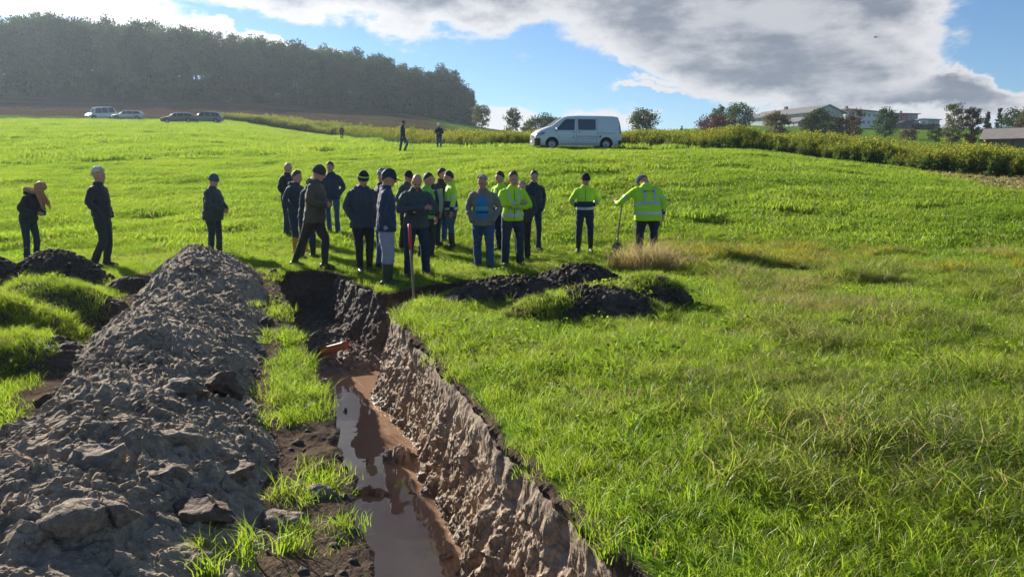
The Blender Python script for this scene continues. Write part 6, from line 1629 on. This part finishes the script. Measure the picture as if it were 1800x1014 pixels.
def build_buildings():
    mat_plain('wall_grey', (.46, .46, .45), .9, .2, .08, 1); mat_plain('wall_white', (.70, .69, .66), .9, .2, .06, 1); mat_plain('wall_red', (.55, .13, .11), .9, .2, .06, 1); mat_plain('wall_wood', (.20, .16, .12), .9, .2, .2, 2)
    mat_plain('roof_grey', (.20, .19, .185), .75, .3, .15, 1.5); mat_plain('roof_dark', (.10, .085, .08), .8, .3, .15, 1.5); mat_plain('roof_old', (.27, .23, .20), .85, .3, .35, 1.2); mat_plain('window_frame', (.55, .55, .53), .6, .3, .05); mat_plain('window_glass', (.035, .05, .065), .1, .7, .1)
    mat_plain('bright_glass', (.45, .48, .50), .3, .6, .1); mat_plain('metal_dark', (.05, .05, .055), .5, .4, .1); mat_plain('hedge_green', (.03, .045, .022), .95, .1, .4, 1.5); mat_plain('brick_chimney', (.28, .16, .12), .9, .2, .2, 2)
    # long hall, its gable towards the right
    o = at_depth(1425, 222, 262); o2 = at_depth(1316, 222, 292); ax = (o2-o); ax.z = 0; L = ax.length; ax.normalize(); ay = Vector((-ax.y, ax.x, 0)); ay = ay if ay.x > 0 else -ay
    P = frame_pts(o, ax, ay); ze = at_depth(1425, 195, 262).z; zr = at_depth(1440, 184.5, 266).z; zb = at_depth(1425, 228, 262).z
    W_ = 14.5; r = empty('long_hall', (0, 0, 0)); tag(r, 'long grey hall with low pitched roof and lean-to glass front on the hill', 'building')
    boxm('wall', P, 0, L, 0, W_, zb-3, ze, M['wall_grey'], r); roof_gable('roof', P, 0, L, 0, W_, ze, zr, M['roof_grey'], r, .9, .35); gable_wall(P, 0, 0, W_, ze, zr-.3, M['wall_grey'], r)
    H = ze - zb
    for k in range(5): win(P, 3.2 + k*3.4, ze-1.5, 1.1, .9, 0, r)
    boxm('lean_to', P, 2.2, L*.60, -3.0, -.02, zb-3, ze-3.5, M['wall_wood'], r)
    V = [P(1.8, -3.6, ze-3.45), P(L*.62, -3.6, ze-3.45), P(L*.62, -.02, ze-2.1), P(1.8, -.02, ze-2.1)]; V += [v - Vector((0, 0, .2)) for v in V]
    link('lean_to_roof', mesh_np('lean_to_roof', V, [(0, 1, 2, 3), (7, 6, 5, 4), (0, 4, 5, 1), (1, 5, 6, 2), (2, 6, 7, 3), (3, 7, 4, 0)], (M['roof_grey'],), False), r)
    for k in range(7): win(P, 3.6 + k*2.3, ze-5.0, 1.9, 1.35, -3.0, r, glass='bright_glass'); 
    for k in range(5): win(P, 4.0 + k*2.6, ze-7.0, 1.7, .9, -3.0, r, glass='bright_glass')
    for k in range(4): win(P, L*.70 + k*2.6, zb+1.0, 1.1, 1.9, 0, r)
    for k in range(3): win(P, L*.72 + k*3.4, ze-1.9, 1.2, 1.1, 0, r)
    win(P, W_*.5, ze-.3, .9, 1.2, 0, r, 'a'); win(P, W_*.3, ze-2.6, 1.1, 1.3, 0, r, 'a'); win(P, W_*.72, ze-2.6, 1.1, 1.3, 0, r, 'a')
    boxm('chimney', P, L*.62, L*.62+1.0, W_*.5-.5, W_*.5+.5, zr-.5, zr+.9, M['roof_dark'], r)
    # white house with hip roof
    def house(nm, lab, u0, u1, Y, vb, ve, vr, depth, mat, roof, turn=0.0, hip=True):
        a = at_depth(u0, vb, Y); b = at_depth(u1, vb, Y + turn); ax = (b-a); ax.z = 0; L = ax.length; ax.normalize(); ay = Vector((-ax.y, ax.x, 0))
        P = frame_pts(a, ax, ay); zb = a.z; ze = at_depth(u0, ve, Y).z; zr = at_depth(u0, vr, Y).z; r = empty(nm, (0, 0, 0)); tag(r, lab, 'building')
        boxm('wall', P, 0, L, 0, depth, zb-4, ze, M[mat], r)
        (roof_hip if hip else roof_gable)('roof', P, 0, L, 0, depth, ze+.02, zr, M[roof], r)
        return r, P, L, zb, ze, zr
    r, P, L, zb, ze, zr = house('white_house', 'white two storey house with dark hip roof and a balcony, right of the long hall', 1485, 1541, 288, 222, 193.5, 187.5, 11, 'wall_white', 'roof_dark', 6)
    H = ze-zb
    for k in range(4): win(P, L*(.42 + .16*k), ze-2.2, 1.2, 1.25, 0, r); win(P, L*(.42 + .16*k), ze-4.9, 1.2, 1.25, 0, r)
    boxm('balcony', P, .2, L*.32, -1.5, -.02, ze-3.2, ze-2.9, M['wall_wood'], r); 
    for k in range(6): boxm('baluster', P, .3 + k*L*.055, .36 + k*L*.055, -1.45, -1.40, ze-2.9, ze-1.95, M['wall_wood'], r)
    boxm('handrail', P, .2, L*.32, -1.5, -1.38, ze-1.95, ze-1.85, M['wall_wood'], r); win(P, L*.12, ze-2.7, 1.0, 2.1, 0, r); win(P, L*.25, ze-5.2, 1.0, 1.9, 0, r); boxm('chimney', P, L*.30, L*.30+.8, 4.5, 5.3, zr-1.2, zr+.7, M['brick_chimney'], r)
    r, P, L, zb, ze, zr = house('terraced_house', 'grey house with a red wall section right of the white house', 1560, 1612, 300, 222, 200, 197, 9, 'wall_grey', 'roof_dark', 0)
    boxm('red_wall', P, L*.42, L*.66, -.35, -.02, zb-3, ze-.3, M['wall_red'], r)
    for a in (.12, .27, .78): win(P, L*a, ze-2.2, 1.0, 1.2, 0, r)
    win(P, L*.2, ze-4.6, 1.0, 1.1, 0, r); win(P, L*.54, ze-2.4, .9, 1.2, -.35, r); boxm('chimney', P, L*.55, L*.55+.7, 3.5, 4.2, zr-.6, zr+.7, M['brick_chimney'], r)
    r, P, L, zb, ze, zr = house('small_house', 'small white gabled house between the white house and the red wall section', 1538, 1566, 294, 222, 203, 196, 8, 'wall_white', 'roof_grey', 0, False)
    for a in (.3, .7): win(P, L*a, ze-2.0, .9, 1.1, 0, r)
    r, P, L, zb, ze, zr = house('flat_house', 'low grey and white house at the right end of the hilltop houses', 1616, 1651, 292, 222, 210, 206.5, 9, 'wall_grey', 'roof_grey', 0)
    boxm('white_wall', P, 0.0, L*.40, -.3, -.02, zb-2, ze-.2, M['wall_white'], r); win(P, L*.2, ze-1.9, 1.1, 1.1, -.3, r); win(P, L*.7, ze-1.9, 1.1, 1.1, 0, r)
    # shed with its gable forward
    a = at_depth(1577, 226, 262); P = frame_pts(a, Vector((0, 1, 0)), Vector((1, 0, 0))); w = at_depth(1602, 226, 262).x - a.x; zb = a.z; ze = at_depth(1577, 217, 262).z; zr = at_depth(1590, 212.5, 262).z
    r = empty('garden_shed', (0, 0, 0)); tag(r, 'brown gabled shed below the houses', 'shed'); boxm('wall', P, 0, 6, 0, w, zb-2, ze, M['wall_wood'], r); roof_gable('roof', P, 0, 6, 0, w, ze, zr, M['roof_dark'], r, .5, .2); gable_wall(P, 0, 0, w, ze, zr-.2, M['wall_wood'], r); boxm('door', P, -.08, -.01, w*.35, w*.65, zb-1, zb+1.6, M['metal_dark'], r)
    # clipped hedges before the houses
    def hedge(u0, u1, Y, v0, v1, lab, sd):
        a = at_depth(u0, v0, Y); b = at_depth(u1, v0, Y); n = 1600; rg = np.random.default_rng(sd); h = at_depth(u0, v1, Y).z - a.z
        pos = np.stack([rg.uniform(a.x, b.x, n), rg.uniform(Y-.7, Y+.7, n), a.z - 1.5 + (h+1.5)*rg.random(n)], -1); n1 = rg.normal(size=(n, 3)); n1 /= np.linalg.norm(n1, axis=1, keepdims=True); n2 = np.cross(n1, rg.normal(size=(n, 3))); n2 /= np.linalg.norm(n2, axis=1, keepdims=True); s = .30
        Q = np.stack([pos-n1*s, pos+n2*s*.6, pos+n1*s, pos-n2*s*.6], 1).reshape(-1, 3); o = link('hedge', mesh_np('hedge', Q, np.arange(n*4).reshape(-1, 4), (bpy.data.materials['leaf_conifer'],))); tag(o, lab, 'hedge')
    hedge(1603, 1650, 262, 227, 218.5, 'long dark clipped hedge right of the brown shed', 1); hedge(1556, 1577, 264, 226, 215.5, 'short dark hedge left of the brown shed', 2)
    # barn at the right edge
    a = at_depth(1728, 256, 100); b = a + Vector((.80, -.60, 0))*17; ax = (b-a); ax.z = 0; L = ax.length; ax.normalize(); ay = Vector((-ax.y, ax.x, 0)); P = frame_pts(a, ax, ay); zb = a.z; ze = at_depth(1722, 243, 100).z; zr = at_depth(1722, 227, 104).z
    r = empty('barn', (0, 0, 0)); tag(r, 'low weathered barn with a long old tiled roof at the right edge', 'building'); boxm('wall', P, 0, L, 0, 9, zb-4, ze, M['wall_wood'], r); roof_gable('roof', P, 0, L, 0, 9, ze, zr, M['roof_old'], r, .5, .2)
    for k in range(6): boxm('post', P, .3 + k*L/6, .5 + k*L/6, -.16, -.02, zb-2, ze-.1, M['metal_dark'], r)
    boxm('gutter', P, -.4, L+.4, -.62, -.50, ze-.32, ze-.22, M['metal_dark'], r)
FLARE_HAZE_D = 0.00025
def build_flare_haze():  # thin volume added to stand in for the veiling flare of the lens
    V = [(x, y, z) for z in (-7, 56) for x, y in ((-960, -960), (960, -960), (960, 960), (-960, 960))]
    m = bpy.data.materials.new('flare_haze'); m.use_nodes = True; t = NT(m.node_tree); t.n.remove(t.n.get('Principled BSDF'))
    v = t.new('ShaderNodeVolumePrincipled'); v.inputs['Color'].default_value = (.72, .86, 1, 1); v.inputs['Density'].default_value = FLARE_HAZE_D; v.inputs['Anisotropy'].default_value = .5
    t.l.new(v.outputs[0], t.n.get('Material Output').inputs['Volume'])
    o = link('flare_haze', mesh_np('flare_haze', V, [(3, 2, 1, 0), (4, 5, 6, 7), (0, 1, 5, 4), (1, 2, 6, 5), (2, 3, 7, 6), (3, 0, 4, 7)], (m,), False)); tag(o, 'thin scattering volume added in place of veiling lens flare', kind='stuff')
build_ground(); build_faces(); build_heap(); build_mounds(); build_water()

build_wood(); build_trees(); build_mustard(); build_buildings()
build_people(); build_vehicles(); build_site_things(); build_clods()
build_grass(); build_dry_tuft(); build_flare_haze()
